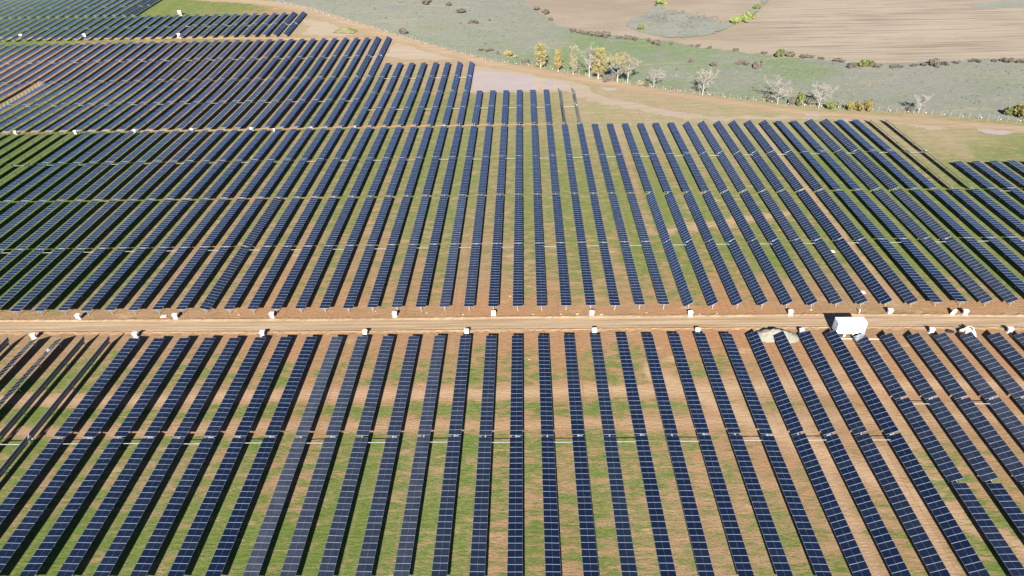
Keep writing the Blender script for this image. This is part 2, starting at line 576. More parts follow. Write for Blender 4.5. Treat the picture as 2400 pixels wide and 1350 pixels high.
def road_mat(name, c1, c2, cred, rz=0., amt=.5, e0=.62):
    m = NT(name, .95, .1)
    v = m.pos((.045, 1.6, 1), rz)
    rut = m.noise(v, 1., 5, .6, .25)
    fi = m.noise(m.pos((2.2, 2.2, 2.2)), 1., 6, .7)
    md = m.noise(m.pos((.25, .35, .3)), 1., 5, .6)
    c = m.mix(m.ramp(rut, .40, .60, 0, 1), c1, c2)
    ed = m.ramp(m.math('ADD', m.math('ABSOLUTE', m.attr('across')), m.math('MULTIPLY', m.math('SUBTRACT', md, .5), .7)), e0, 1.0, 0, 1)
    c = m.mix(m.math('MULTIPLY', ed, .9), c, cred)
    wv = m.math('ADD', m.attr('across'), m.math('MULTIPLY', m.math('SUBTRACT', m.noise(m.pos((.04, .04, .1)), 1., 3), .5), .35))
    wr = m.math('ABSOLUTE', m.math('SUBTRACT', m.math('ABSOLUTE', wv), .38))
    c = m.mix(m.math('MULTIPLY', m.ramp(wr, .13, .03, 0, .45), m.ramp(md, .3, .6, .3, 1)), c, m.mix(.55, c, (.16, .10, .055)))
    c = m.mix(m.ramp(fi, .3, .75, 0, amt), c, m.mix(.45, c, (.12, .07, .03)))
    m.col(c)
    m.bump(m.math('ADD', m.math('MULTIPLY', rut, .9), m.math('MULTIPLY', fi, .4)), .6, .18)
    return m.mat


M['road'] = road_mat('dirt_road', (.285, .198, .117), (.385, .285, .182), (.275, .170, .088), 0)
M['track'] = road_mat('orange_track', (.295, .205, .128), (.36, .270, .178), (.255, .21, .12), math.radians(27), .5, .3)
M['path'] = road_mat('service_path', (.33, .21, .12), (.40, .27, .165), (.27, .2, .09), 0)
strip('dirt_road', [gt(x, y)[:2] for x, y in ((-160, 768), (0, 766), (400, 764.5), (800, 763), (1200, 758), (1600, 755), (2000, 752), (2400, 754), (2560, 756))],
      5.7, M['road'], .02, 3, 11, .17, .5, .7)
strip('service_path', [gt(x, y)[:2] for x, y in ((-60, 311), (200, 306.5), (500, 305), (800, 298), (1100, 293.5), (1300, 289.5))], 1.7, M['path'], .012, 5, 5, 0, .35, 1.)
strip('farm_track', [gt(x, y)[:2] for x, y in ((-60, 90), (200, 90), (400, 88.5), (600, 90), (760, 92), (870, 90))], 3.6, M['path'], .02, 6, 5, 0, .5, 1.5)
TRK = [(430, -8), (520, -1), (600, 4), (660, 11), (720, 23), (780, 42), (840, 62), (900, 82), (960, 98), (1010, 113), (1080, 132), (1150, 150), (1230, 163), (1300, 176), (1400, 192), (1500, 209),
       (1600, 226), (1700, 240), (1800, 253), (1880, 265), (1960, 270), (2060, 277), (2160, 284), (2260, 292), (2400, 303), (2520, 312)]
strip('perimeter_track', [gt(x, y)[:2] for x, y in TRK], lambda t: 10.5 - 3.0 * t, M['track'], .016, 8, 7, .05, .8, 1.6)


# sheets laid over the ground beyond the fence
def inside(poly, X, Y):
    r = np.zeros(X.shape, bool)
    n = len(poly)
    for i in range(n):
        x0, y0 = poly[i]
        x1, y1 = poly[(i + 1) % n]
        c = ((y0 > Y) != (y1 > Y)) & (X < (x1 - x0) * (Y - y0) / (y1 - y0 + 1e-9) + x0)
        r ^= c
    return r


def edge_dist(poly, X, Y):
    d = np.full(X.shape, 1e9)
    n = len(poly)
    for i in range(n):
        x0, y0 = poly[i]
        x1, y1 = poly[(i + 1) % n]
        dx, dy = x1 - x0, y1 - y0
        t = np.clip(((X - x0) * dx + (Y - y0) * dy) / (dx * dx + dy * dy + 1e-9), 0, 1)
        d = np.minimum(d, np.hypot(X - x0 - t * dx, Y - y0 - t * dy))
    return d


def sheet(name, poly, mat, dz, step, jag=1., attrs=None, kind='structure', seed=0, zf=None):
    """a piece of land with a ragged outline, as its own sheet just above what lies under it"""
    P = np.array(poly)
    xs = np.arange(P[:, 0].min() - 2, P[:, 0].max() + 2, step)
    ys = np.arange(P[:, 1].min() - 2, P[:, 1].max() + 2, step)
    X, Y = np.meshgrid(xs, ys)
    jx = (vnoise(X, Y, 5 * jag, seed + 1) - .5) * 4 * jag + (vnoise(X, Y, 1.6 * jag, seed + 2) - .5) * 1.6 * jag
    jy = (vnoise(X, Y, 5 * jag, seed + 3) - .5) * 4 * jag + (vnoise(X, Y, 1.6 * jag, seed + 4) - .5) * 1.6 * jag
    ins = inside(poly, X + jx, Y + jy)
    cell = ins[:-1, :-1] & ins[1:, :-1] & ins[:-1, 1:] & ins[1:, 1:]
    i = np.arange(X.size).reshape(X.shape)
    q = np.stack([i[:-1, :-1][cell], i[:-1, 1:][cell], i[1:, 1:][cell], i[1:, :-1][cell]], -1)
    used, inv = np.unique(q.ravel(), return_inverse=True)
    x, y = X.ravel()[used], Y.ravel()[used]
    z = hgt(x, y) + dz + (zf(x, y) if zf else 0)
    me = bpy.data.meshes.new(name)
    me.vertices.add(len(used))
    me.vertices.foreach_set('co', np.stack([x, y, z], -1).astype(np.float32).ravel())
    nf = len(q)
    me.loops.add(nf * 4)
    me.loops.foreach_set('vertex_index', inv.astype(np.int32).ravel())
    me.polygons.add(nf)
    me.polygons.foreach_set('loop_start', np.arange(0, nf * 4, 4, dtype=np.int32))
    me.polygons.foreach_set('loop_total', np.full(nf, 4, dtype=np.int32))
    me.polygons.foreach_set('use_smooth', np.ones(nf, dtype=bool))
    me.update(calc_edges=True)
    for k, fn in (attrs or {}).items():
        a = me.attributes.new(k, 'FLOAT', 'POINT')
        a.data.foreach_set('value', fn(x, y).astype(np.float32))
    me.materials.append(mat)
    return tag(put(name, me), kind=kind)


def PX(*pts):
    return [tuple(gt(x, y)[:2]) for x, y in pts]


FENCE = [(560, -12), (620, -1), (680, 13), (720, 24), (770, 40), (820, 54), (870, 67), (950, 93), (1050, 121), (1150, 146), (1270, 160), (1400, 186), (1550, 212), (1700, 231), (1860, 249), (2000, 258), (2150, 268),
         (2300, 281), (2400, 290), (2500, 298)]
far_l = gt(620, -1)
fe = [tuple(gt(x, y)[:2]) for x, y in FENCE]
meadow_poly = [(fe[0][0] - 260, fe[0][1] + 150)] + [(x - .6, y + 1.2) for x, y in fe] + [(fe[-1][0] + 260, fe[-1][1] - 60), (fe[-1][0] + 260, 760), (fe[0][0] - 260, 760)]


# how green (1) or grey-dry (0) the meadow is
VP = [(700, 5, .35), (900, 40, .35), (1100, 20, .3), (1200, 60, .4), (1000, 80, .45), (1050, 110, .4), (1150, 110, .5), (1250, 100, .35), (1330, 150, 1.), (1290, 165, .9), (1380, 170, .9), (1500, 190, .7), (1600, 205, .7), (1750, 225, .6), (1450, 110, .95), (1540, 120, 1.), (1600, 145, .6), (1560, 175, .3),
      (1420, 165, .7), (1700, 160, .55), (1880, 165, .75), (1780, 190, .45), (1700, 205, .45), (2000, 200, .35), (2080, 190, .15), (2150, 180, .15), (2150, 230, .4), (2300, 190, .45), (2250, 240, .35), (2380, 240, .4), (1950, 245, .45),
      (2330, 10, .5)]
VX = np.array([[*gt(a, b)[:2], c] for a, b, c in VP])


def meadow_mat():
    m = NT('rough_meadow', .95, .1)
    a = m.attr('green')
    n1 = m.noise(m.pos((.06, .10, .1), .25), 1., 6, .65, .8)
    n2 = m.noise(m.pos((.45, .8, .5), .2), 1., 6, .7, .5)
    n3 = m.noise(m.pos((1.9, 2.4, 2)), 1., 5, .7)
    f = m.math('ADD', a, m.math('MULTIPLY', m.math('SUBTRACT', n1, .5), .9))
    grey = m.mix(m.ramp(n2, .3, .7, 0, 1), (.182, .183, .144), (.245, .242, .198))
    green = m.mix(m.ramp(n2, .3, .7, 0, 1), (.128, .172, .078), (.182, .222, .118))
    c = m.mix(m.ramp(f, .25, .85, 0, 1), grey, green)
    lil = m.ramp(m.noise(m.pos((.045, .085, .1), .15), 1., 6, .68, .9), .52, .64, 0, .8)
    c = m.mix(lil, c, m.mix(n2, (.170, .162, .142), (.225, .215, .195)))
    straw = m.ramp(m.noise(m.pos((.03, .22, .1), .22), 1., 5, .6, .6), .56, .70, 0, .65)
    c = m.mix(straw, c, (.30, .26, .155))
    br = m.ramp(m.noise(m.pos((.05, .12, .1), .3), 1.3, 5, .65), .64, .74, 0, .6)
    c = m.mix(br, c, (.17, .12, .075))
    c = m.mix(m.ramp(n3, .42, .75, 0, .6), c, m.mix(.6, c, (.09, .10, .06)))
    m.col(c)
    m.bump(m.math('ADD', m.math('MULTIPLY', n2, .8), m.math('MULTIPLY', n3, .5)), .8, .6)
    return m.mat


M['meadow'] = meadow_mat()
sheet('meadow', meadow_poly, M['meadow'], .03, 2.2, .5, {'green': lambda X, Y: np.clip(idw(VX, X, Y), 0, 1)}, seed=3)


def plough_mat():
    m = NT('ploughed_soil', .95, .1)
    fur = m.noise(m.pos((.022, .55, .3), math.radians(8)), 1., 6, .65, .3)
    n1 = m.noise(m.pos((.02, .035, .1), .1), 1., 5, .6, .4)
    n2 = m.noise(m.pos((1.1, 1.6, 1)), 1., 5, .7)
    c = m.mix(m.ramp(n1, .32, .68, 0, 1), (.232, .184, .134), (.292, .238, .176))
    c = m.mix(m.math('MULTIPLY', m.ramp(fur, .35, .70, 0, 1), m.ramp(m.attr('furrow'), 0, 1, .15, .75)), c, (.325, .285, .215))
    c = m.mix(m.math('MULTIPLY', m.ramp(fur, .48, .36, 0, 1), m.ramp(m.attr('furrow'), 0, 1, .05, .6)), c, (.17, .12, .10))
    g_ = m.ramp(m.noise(m.pos((.03, .06, .1), .15), 1., 4, .6), .55, .72, 0, .4)
    c = m.mix(g_, c, (.22, .22, .10))
    c = m.mix(m.ramp(n2, .4, .75, 0, .4), c, m.mix(.5, c, (.12, .08, .06)))
    m.col(c)
    m.bump(m.math('ADD', m.math('MULTIPLY', fur, 1.), m.math('MULTIPLY', n2, .4)), .8, .35)
    return m.mat


M['plough'] = plough_mat()
plough_poly = PX((1215, -2), (1245, 20), (1285, 45), (1300, 62), (1350, 72), (1420, 82), (1500, 92), (1560, 100), (1640, 112), (1700, 119), (1800, 130), (1850, 138), (1990, 146), (2080, 152), (2180, 147), (2300, 140), (2480, 138))
plough_poly += [(plough_poly[-1][0] + 200, plough_poly[-1][1] - 20), (plough_poly[-1][0] + 240, 700), (plough_poly[0][0] - 60, 700)]
fx0 = gt(1720, 60).x
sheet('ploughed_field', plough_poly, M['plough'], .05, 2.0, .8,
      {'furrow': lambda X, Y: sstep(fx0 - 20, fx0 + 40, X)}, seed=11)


def scrub_mat():
    m = NT('grey_scrub', .95, .1)
    n1 = m.noise(m.pos((.09, .16, .1), .2), 1., 6, .65, .6)
    n2 = m.noise(m.pos((.8, 1.2, 1)), 1., 5, .7)
    c = m.mix(m.ramp(n1, .35, .65, 0, 1), (.20, .215, .15), (.245, .235, .205))
    c = m.mix(m.ramp(n2, .45, .75, 0, .7), c, (.11, .11, .095))
    m.col(c)
    m.bump(n2, .9, .5)
    return m.mat


M['scrub'] = scrub_mat()
sheet('scrub_knoll', PX((1465, 60), (1478, 42), (1510, 30), (1530, 14), (1552, 8), (1562, 22), (1600, 27), (1640, 36), (1675, 46), (1690, 54), (1720, 46), (1745, 33), (1770, 14), (1785, 2), (1800, -4), (1805, 4), (1780, 26), (1755, 44), (1725, 58),
                        (1700, 72), (1660, 84), (1610, 91), (1560, 90), (1510, 80), (1480, 71)), M['scrub'], .08, 1.4, .5, seed=17, zf=lambda x, y: .4 * vnoise(x, y, 9, 4))
sheet('scrub_bank', PX((2262, 12), (2300, 6), (2350, 1), (2480, -4), (2480, 14), (2400, 18), (2320, 22), (2280, 20)), M['scrub'], .08, 1.4, .5, seed=19)


# pale dried mud round the pool and along the perimeter track
M['mud'] = road_mat('dried_mud', (.285, .228, .165), (.335, .275, .205), (.27, .22, .145), math.radians(15), .35)
sheet('dried_mud', PX((1110, 155), (1160, 155), (1260, 172), (1340, 186), (1392, 204), (1400, 216), (1440, 232), (1520, 247), (1620, 266), (1720, 273), (1880, 272), (2000, 274), (2120, 284), (2230, 297), (2180, 302), (2060, 289), (1900, 280),
                      (1700, 282), (1600, 279), (1500, 259), (1400, 240), (1345, 226), (1330, 217), (1100, 219), (1098, 190)), M['mud'], .010, .6, .9, {'across': lambda X, Y: X * 0}, seed=41)
sheet('dried_mud', PX((930, 98), (1010, 118), (1090, 138), (1100, 146), (1030, 141), (930, 140), (905, 128), (915, 108)), M['mud'], .010, .6, .9, {'across': lambda X, Y: X * 0}, seed=43)
sheet('dried_mud', PX((690, 40), (760, 48), (840, 80), (790, 86), (700, 84), (720, 60)), M['mud'], .010, 1.4, .9, {'across': lambda X, Y: X * 0}, seed=47)
# muddy standing water and wet ground
def water_mat():
    m = NT('muddy_water', .06, .5)
    n = m.noise(m.pos((.08, .14, .1), .2), 1., 4)
    m.col(m.mix(n, (.325, .258, .21), (.395, .32, .268)))
    rp = m.noise(m.pos((.9, .9, 1)), 1., 3)
    m.bump(rp, .06, .02)
    return m.mat


M['water'] = water_mat()
sheet('flood_pool', PX((1108, 174), (1116, 166), (1150, 166), (1185, 171), (1215, 176), (1262, 181), (1295, 186), (1332, 197), (1345, 206), (1320, 211), (1255, 212.5), (1180, 213.5), (1130, 214.5), (1107, 213)), M['water'], .035, .6, .22, seed=23)
sheet('puddle', PX((2286, 302), (2320, 302), (2352, 304), (2384, 308), (2376, 314), (2340, 317.5), (2310, 314), (2294, 308)), M['water'], .035, .5, .2, seed=29)
sheet('puddle', PX((1884, 264.5), (1912, 266), (1926, 272), (1905, 276), (1888, 273)), M['water'], .045, .4, .18, seed=31)
sheet('puddle', PX((1408, 205), (1440, 207), (1458, 212), (1428, 214), (1410, 210)), M['water'], .045, .4, .2, seed=33)



# ------------------------------------------------------------------ solar trackers
PW = 2.24            # panel length across the row
TUBE_Z = 1.50


def panel_into(b, y0, dy, x=0., z=.11):
    """one framed panel: raised aluminium rim, two glass halves, middle bar, back sheet"""
    g_ = .012
    y1 = y0 + dy - g_
    X0, X1 = x - PW / 2, x + PW / 2
    zt, zb = z + .02, z - .02
    zg = zt - .006
    fx, fy, cm = .009, .026, .004
    i = len(b.v)
    b.v += [(X0, y0, zb), (X1, y0, zb), (X1, y1, zb), (X0, y1, zb), (X0, y0, zt), (X1, y0, zt), (X1, y1, zt), (X0, y1, zt),
            (X0 + fx, y0 + fy, zt), (X1 - fx, y0 + fy, zt), (X1 - fx, y1 - fy, zt), (X0 + fx, y1 - fy, zt),
            (X0 + fx, y0 + fy, zg), (x - cm, y0 + fy, zg), (x + cm, y0 + fy, zg), (X1 - fx, y0 + fy, zg),
            (X1 - fx, y1 - fy, zg), (x + cm, y1 - fy, zg), (x - cm, y1 - fy, zg), (X0 + fx, y1 - fy, zg)]
    for q, m in (((3, 2, 1, 0), 2), ((0, 1, 5, 4), 0), ((1, 2, 6, 5), 0), ((2, 3, 7, 6), 0), ((3, 0, 4, 7), 0),
                 ((4, 5, 9, 8), 0), ((5, 6, 10, 9), 0), ((6, 7, 11, 10), 0), ((7, 4, 8, 11), 0),
                 ((12, 13, 18, 19), 1), ((14, 15, 16, 17), 1), ((13, 14, 17, 18), 0)):
        b.f.append(tuple(i + j for j in q))
        b.m.append(m)


PM = [M['frame'], M['glass'], M['back']]
_cache = {}


def panel_mesh(pitch):
    k = ('p', round(pitch, 4))
    if k not in _cache:
        b = MB()
        panel_into(b, -pitch / 2, pitch)
        _cache[k] = b.mesh('panel', PM)
    return _cache[k]


def string_mesh(n, pitch):
    k = ('s', n, round(pitch, 4))
    if k not in _cache:
        b = MB()
        rr = random.Random(n)
        for i in range(n):
            panel_into(b, i * pitch, pitch, 0, .11 + rr.uniform(-.004, .004))
        _cache[k] = b.mesh('panel_string', PM)
    return _cache[k]


def tube_mesh(L):
    k = ('t', round(L, 2))
    if k not in _cache:
        b = MB()
        b.tube((0, 0, 0), (0, L, 0), .075, n=6)
        _cache[k] = b.mesh('torque_tube', M['steel'])
    return _cache[k]


def simple(key, fn, mats):
    if key not in _cache:
        b = MB()
        fn(b)
        _cache[key] = b.mesh(key, mats)
    return _cache[key]


def _post(b):
    b.box(0, 0, .68, .10, .012, 1.52)
    b.box(-.05, 0, .68, .012, .14, 1.52)
    b.box(.05, 0, .68, .012, .14, 1.52)
    b.box(0, 0, 1.41, .16, .2, .12)


def _bearing(b):
    b.box(0, 0, 0, .24, .26, .22)
    b.tube((0, -.16, 0), (0, .16, 0), .15, n=10)


def _motor(b):
    b.box(0, 0, -.02, .34, .30, .30)
    b.box(.42, 0, -.06, .62, .20, .20)
    b.tube((-.2, 0, -.1), (-.55, 0, -.1), .09, n=8)


def _bar(b):
    b.box(2.75, -1.05, -.32, 5.2, .08, .08)
    b.box(.12, -.6, -.24, .14, 1.0, .12)
    b.box(5.38, -.6, -.24, .14, 1.0, .12)


def tracker(X, secs, tilt, dust, label, group, detail=2, bar=False, motor=False, nposts=9, name='solar_tracker'):
    """secs: list of (south end, panels, panel pitch). tilt > 0: right edge up."""
    y0 = secs[0][0]
    y1 = secs[-1][0] + secs[-1][1] * secs[-1][2]
    z0, z1 = h1(X, y0), h1(X, y1)
    root = thing(name, label, 'solar tracker', (X + RNG.uniform(-.05, .05), y0 + RNG.uniform(-.13, .13), z0), 0, group)
    root.rotation_euler = (math.atan2(z1 - z0, y1 - y0), 0, 0)
    L = math.hypot(y1 - y0, z1 - z0)
    s = L / (y1 - y0)
    t = -math.radians(tilt)
    put('torque_tube', tube_mesh(L + .5), root, (0, -.25, TUBE_Z))
    if True:
        pm = simple('post', _post, M['steel'])
        for i in range(nposts):
            put('post', pm, root, (0, .5 + (L - 1) * i / (nposts - 1), 0))
    for (ya, n, p) in secs:
        if detail >= 2:
            me = panel_mesh(p)
            for i in range(n):
                o = put('panel', me, root, (0, (ya - y0) * s + (i + .5) * p * s, TUBE_Z), (RNG.gauss(0, .0022), t + RNG.gauss(0, .0035), 0))
                o['dust'] = max(0., dust + RNG.gauss(0, .06))
        else:
            o = put('panel_string', string_mesh(n, p), root, (0, (ya - y0) * s, TUBE_Z), (0, t, 0))
            o['dust'] = dust
            o['kind'] = 'stuff'
    if len(secs) > 1:
        yg = (secs[1][0] - .22 - y0) * s
        if motor:
            put('slew_motor', simple('slew_motor', _motor, M['bar']), root, (0, yg, TUBE_Z))
        else:
            put('bearing', simple('bearing', _bearing, M['bar']), root, (0, yg, TUBE_Z))
        if bar:
            put('link_bar', simple('link_bar', _bar, M['bar']), root, (0, yg, TUBE_Z))
    return root


def vis(X, y0, y1):
    """is any of this row inside the picture (small margin)"""
    for i in range(25):
        y = y0 + (y1 - y0) * i / 24
        for dx in (-1.2, 1.2):
            p = pix((X + dx, y, h1(X, y) + 1.6))
            if -8 < p[0] < 2408 and -8 < p[1] < 1358:
                return True
    return False


DR = random.Random(21)
_dust = {}


def pair_dust(blk, k, base=.12, sp=.16):
    q = (blk, (k + 1) // 2)
    if q not in _dust:
        _dust[q] = max(0, DR.gauss(base, sp))
    return max(0, _dust[q] + DR.gauss(0, .05))


def two(y0, n, p, gap=.42):
    return [(y0, n, p), (y0 + n * p + gap, n, p)]


def facing(t):
    if t > 18:
        return 'left-tilted'
    if t < -18:
        return 'right-tilted'
    if t < -10:
        return 'slightly right-tilted'
    return 'level'


BLOCKS = []


def block(code, ks, secs, tiltf, dustf, phrase, group, detail):
    rows = [k for k in ks if vis(k * 5.5, secs[0][0], secs[-1][0] + secs[-1][1] * secs[-1][2])]
    for i, k in enumerate(sorted(rows)):
        n = len(rows)
        if i < n / 2 + .5:
            o = 'leftmost' if i == 0 else ordn(i + 1) + ' from left'
        else:
            o = 'rightmost' if i == n - 1 else ordn(n - i) + ' from right'
        t = tiltf(k)
        lab = '%s solar tracker row %s, %s' % (facing(t), phrase, o)
        tracker(k * 5.5, secs, t + (DR.gauss(0, .5) if abs(t) < 5 else 0), dustf(k), lab, group, detail,
                bar=(k % 2 != 0) and (k + 1 <= max(ks)) and len(secs) > 1, motor=(k % 2 == 0))


def td(d, base=-1.):
    return lambda k: d.get(k, base)


# front field, nearest the camera
NT_ = {k: 70 for k in (-16, -17, -20, -21, -22, -23)}
NT_.update({-18: 22, -19: 21})
NT_.update({k: 27 for k in range(9, 24)})
for k in range(-15, -4):
    NT_[k] = -3.
NT_[-13] = 0
ND = {-7: .95, -6: .7, -5: .55, -4: .45, -3: .7, -2: .35, -1: .3, 16: .75, 15: .4, 17: .65, 18: .55, 19: .6, 20: .3, 14: .35, 13: .25, 3: .2}
nd = lambda k: ND[k] + DR.gauss(0, .04) if k in ND else pair_dust('N', k, .06, .06)
block('N', range(-23, 13), two(51.0, 24, 1.162), td(NT_, -1), nd, 'of the front field below the dirt road', 'tracker rows of the front field', 2)
block('N', range(13, 24), two(69.0, 16, 1.15), td(NT_), nd, 'in the short front group beyond the container', 'short tracker rows right of the container', 2)
block('Nb', range(13, 20), [(50.1, 16, 1.15)], td({}, 3.), lambda k: pair_dust('Nb', k, .05, .05), 'in the bottom right corner', 'tracker rows in the bottom right corner', 2)
# field behind the dirt road
M1 = {-13: -16, 7: 35, 8: 34, 9: 34, 10: 34, 11: 34, 12: 33, 13: 26, 14: 27, 15: 33, 16: 28, 19: 27, 20: 27, 17: 0, 18: 0}
MD = {-3: .55, -5: .5, -2: .35, -7: .25, 13: .45, 14: .3, 16: .3, 19: .7, 20: .6, -13: .3}
md_ = lambda k: MD[k] + DR.gauss(0, .04) if k in MD else pair_dust('M1', k, .10, .09)
block('M1', range(-31, 25), two(117.45, 24, 1.132), td(M1), md_, 'just behind the dirt road', 'tracker rows just behind the dirt road', 2)
M2 = {k: 27.5 - (-30 - k) * .65 for k in range(-42, -29)}
M2.update({k: 33 for k in range(11, 15)})
M2.update({15: 30, 16: 29, 19: 28, 20: 28, 23: -35.2, 24: -34.2})
block('M2', range(-42, 25), two(173.2, 24, 1.132), td(M2, 0), lambda k: {19: .5, 20: .4}.get(k, pair_dust('M2', k, .12, .1)), 'in the second line behind the dirt road', 'tracker rows in the second line behind the road', 1)
block('R', range(25, 33), two(153.9, 16, 1.15), td({}, 0), lambda k: .1, 'in the short group at the right edge', 'short tracker rows at the right edge', 1)
block('R2', range(25, 30), two(116.6, 16, 1.13), td({}, 0), lambda k: .1, 'at the right edge beside the dirt road', 'tracker rows at the right edge by the road', 1)
# upper field
UP_K = [k for k in range(-48, -11) if k != -39]
block('UA', UP_K, two(230.2, 24, 1.175), td({}, 0), lambda k: {-18: .55, -19: .5}.get(k, pair_dust('UA', k, .12, .1)), 'of the upper left field, front line', 'front tracker rows of the upper left field', 0)
block('UB', range(-56, -11), two(287.6, 24, 1.10), td({-12: -28, -13: -28}, 0), lambda k: pair_dust('UB', k, .12, .08), 'of the upper left field, back line', 'back tracker rows of the upper left field', 0)
block('UC', range(-11, 5), two(230.2, 16, 1.132), td({3: -42, 4: -42}, 0), lambda k: 0. if k > 2 else pair_dust('UC', k, .14, .08), 'of the upper middle field, front line', 'front tracker rows of the upper middle field', 0)
block('UD', range(-11, -3), two(267.3, 16, 1.13), td({-5: -25, -4: -25}, 0), lambda k: pair_dust('UD', k, .14, .08), 'of the upper middle field, back line', 'back tracker rows of the upper middle field', 0)
block('TA', range(-62, -21), two(347.6, 16, 1.19), td({-22: -32, -23: -32}, 0), lambda k: pair_dust('TA', k, .12, .08), 'behind the farm track, front line', 'front tracker rows behind the farm track', 0)
block('TB', range(-74, -39), two(388.4, 16, 1.19), td({-40: -24, -41: -24}, 0), lambda k: pair_dust('TB', k, .12, .08), 'behind the farm track, back line', 'back tracker rows behind the farm track', 0)
# two rows of bare posts where the panels are still missing
for j, k in enumerate((-39,)):
    ya, yb = 230.5, 286.5
    root = thing('post_row', 'row of bare white posts without panels in the upper left field', 'post row', (k * 5.5, ya, h1(k * 5.5, ya)), 0, 'bare post rows')
    for i in range(24):
        y = ya + (yb - ya) * i / 23
        put('post', simple('bare_post', lambda b: b.box(0, 0, .65, .16, .16, 1.3), M['frame']), root, (0, y - ya, h1(k * 5.5, y) - h1(k * 5.5, ya)))


# ------------------------------------------------------------------ white cabinets along the roads
def _cab_body(b):
    b.box(0, 0, .98, 1.05, .62, .92)


def _cab_hood(b):
    v = [(-.66, -.46, 1.40), (.66, -.46, 1.40), (.66, .44, 1.46), (-.66, .44, 1.46), (-.56, -.36, 1.58), (.56, -.36, 1.58), (.56, .34, 1.66), (-.56, .34, 1.66)]
    i = len(b.v)
    b.v += v
    for q in ((3, 2, 1, 0), (4, 5, 6, 7), (0, 1, 5, 4), (1, 2, 6, 5), (2, 3, 7, 6), (3, 0, 4, 7)):
        b.f.append(tuple(i + j for j in q))
        b.m.append(0)


def _cab_door(b):
    b.box(0, -.325, .98, .96, .02, .84)
    b.box(.36, -.345, .98, .03, .02, .22)


def _cab_leg(b):
    b.box(0, 0, .27, .08, .08, .56)


def _cab_base(b):
    b.box(0, 0, .05, 1.3, .85, .16)


def _cab_cable(b):
    b.tube((-.2, .1, .1), (-.2, .1, .56), .07, n=7)
    b.tube((.12, .1, .1), (.12, .1, .56), .07, n=7)


def cabinet(px, py, label, group, rz=0., sc=1.):
    p = gt(px, py)
    r = thing('inverter_cabinet', label, 'cabinet', p, rz, group)
    r.scale = (sc, sc, sc)
    put('plinth', simple('plinth', _cab_base, M['concrete']), r)
    put('cabinet_body', simple('cabinet_body', _cab_body, M['whitewrap']), r)
    put('hood', simple('hood', _cab_hood, M['whitewrap']), r)
    put('door', simple('door', _cab_door, M['whitewrap']), r)
    put('conduit', simple('conduit', _cab_cable, M['grey']), r)
    for x in (-.45, .45):
        for y in (-.24, .24):
            put('leg', simple('leg', _cab_leg, M['steel']), r, (x, y, 0))


CN = [(186, 748), (413, 747), (639, 744), (926, 743), (1157, 741), (1387, 740), (1617, 741), (1851, 739), (2084, 736), (2260, 738)]
for i, (x, y) in enumerate(CN):
    o = 'leftmost' if i == 0 else ordn(i + 1) + ' from left' if i < 5 else 'rightmost' if i == 9 else ordn(10 - i) + ' from right'
    cabinet(x, y, 'white cabinet on the far verge of the dirt road, ' + o, 'cabinets on the far verge of the dirt road', RNG.uniform(-.12, .12), .84)
CS = [(82, 794), (320, 791), (617, 788), (857, 786), (1094, 784), (1393, 781.5), (1634, 781.5), (1877, 783), (2181, 781), (2364, 780)]
for i, (x, y) in enumerate(CS):
    o = 'leftmost' if i == 0 else ordn(i + 1) + ' from left' if i < 5 else 'rightmost' if i == 9 else ordn(10 - i) + ' from right'
    cabinet(x, y, 'white cabinet on the near verge of the dirt road, ' + o, 'cabinets on the near verge of the dirt road', RNG.uniform(-.12, .12), .84)
for i, (x, y) in enumerate([(38, 315), (178, 314), (317, 312), (451, 309), (590, 306), (643, 307), (731, 301), (833, 298.5), (1042, 294)]):
    cabinet(x, y, 'small white cabinet on the service path, %s from left' % ordn(i + 1) if i else 'small white cabinet on the service path, leftmost', 'cabinets on the service path', RNG.uniform(-.1, .1),   .85 if i not in (5, 7) else .55)
for i, (x, y) in enumerate([(52, 90), (200, 89), (421, 88)]):
    cabinet(x, y, 'white cabinet beside the farm track at upper left, ' + ('leftmost', 'middle one', 'rightmost')[i], 'cabinets beside the farm track', .1, 1.3)
cabinet(423, 36, 'white cabinet standing alone behind the farthest tracker rows', 'cabinets behind the far rows', .2, 1.6)

# ------------------------------------------------------------------ white transformer container
cr = thing('transformer_container', 'white box-shaped transformer container beside the dirt road', 'container', (70.18, 108.46, 0))
b = MB()
b.box(0, 0, 2.36, 5.86, 2.0, 2.72)
body = b.build('body', M['white'], cr)
b = MB()
b.box(0, 0, 3.77, 5.98, 2.12, .10)
roof = b.build('roof', M['white'], cr)
for x in (-1.4, 0, 1.4):
    b = MB()
    b.box(x, 0, 3.835, .06, 2.0, .03)
    b.build('roof_rib', M['white'], roof)
for x in (-2.91, 2.91):
    for y in (-.98, .98):
        b = MB()
        b.box(x, y, 2.36, .12, .12, 2.715)
        b.build('corner_post', M['grey'] if x < 0 and y > 0 else M['white'], cr)
for x, z, w, h in ((-.1, 2.75, .62, .6), (1.55, 2.8, .62, .75), (1.5, 1.75, .5, .4), (-.15, 1.7, 1.1, .42), (.8, 3.4, .5, .12)):
    b = MB()
    b.box(x, -1.015, z, w, .03, h)
    lv = b.build('vent', M['whitewrap'], cr)
    n = max(2, int(h / .11))
    for k in range(n):
        b = MB()
        b.box(x, -1.045, z - h / 2 + h * (k + .5) / n, w * .9, .035, h / n * .45)
        b.build('slat', M['grey'], lv)
for y in (-.47, .47):
    b = MB()
    b.box(-2.945, y, 2.3, .03, .86, 2.4)
    d = b.build('door', M['whitewrap'], cr)
    for z in (1.5, 2.3, 3.05):
        b = MB()
        b.box(-2.97, y, z, .03, .64, .42)
        b.build('louvre', M['grey'], d)
    b = MB()
    b.box(-2.98, y * .15, 2.2, .04, .05, .3)
    b.build('handle', M['steel'], d)
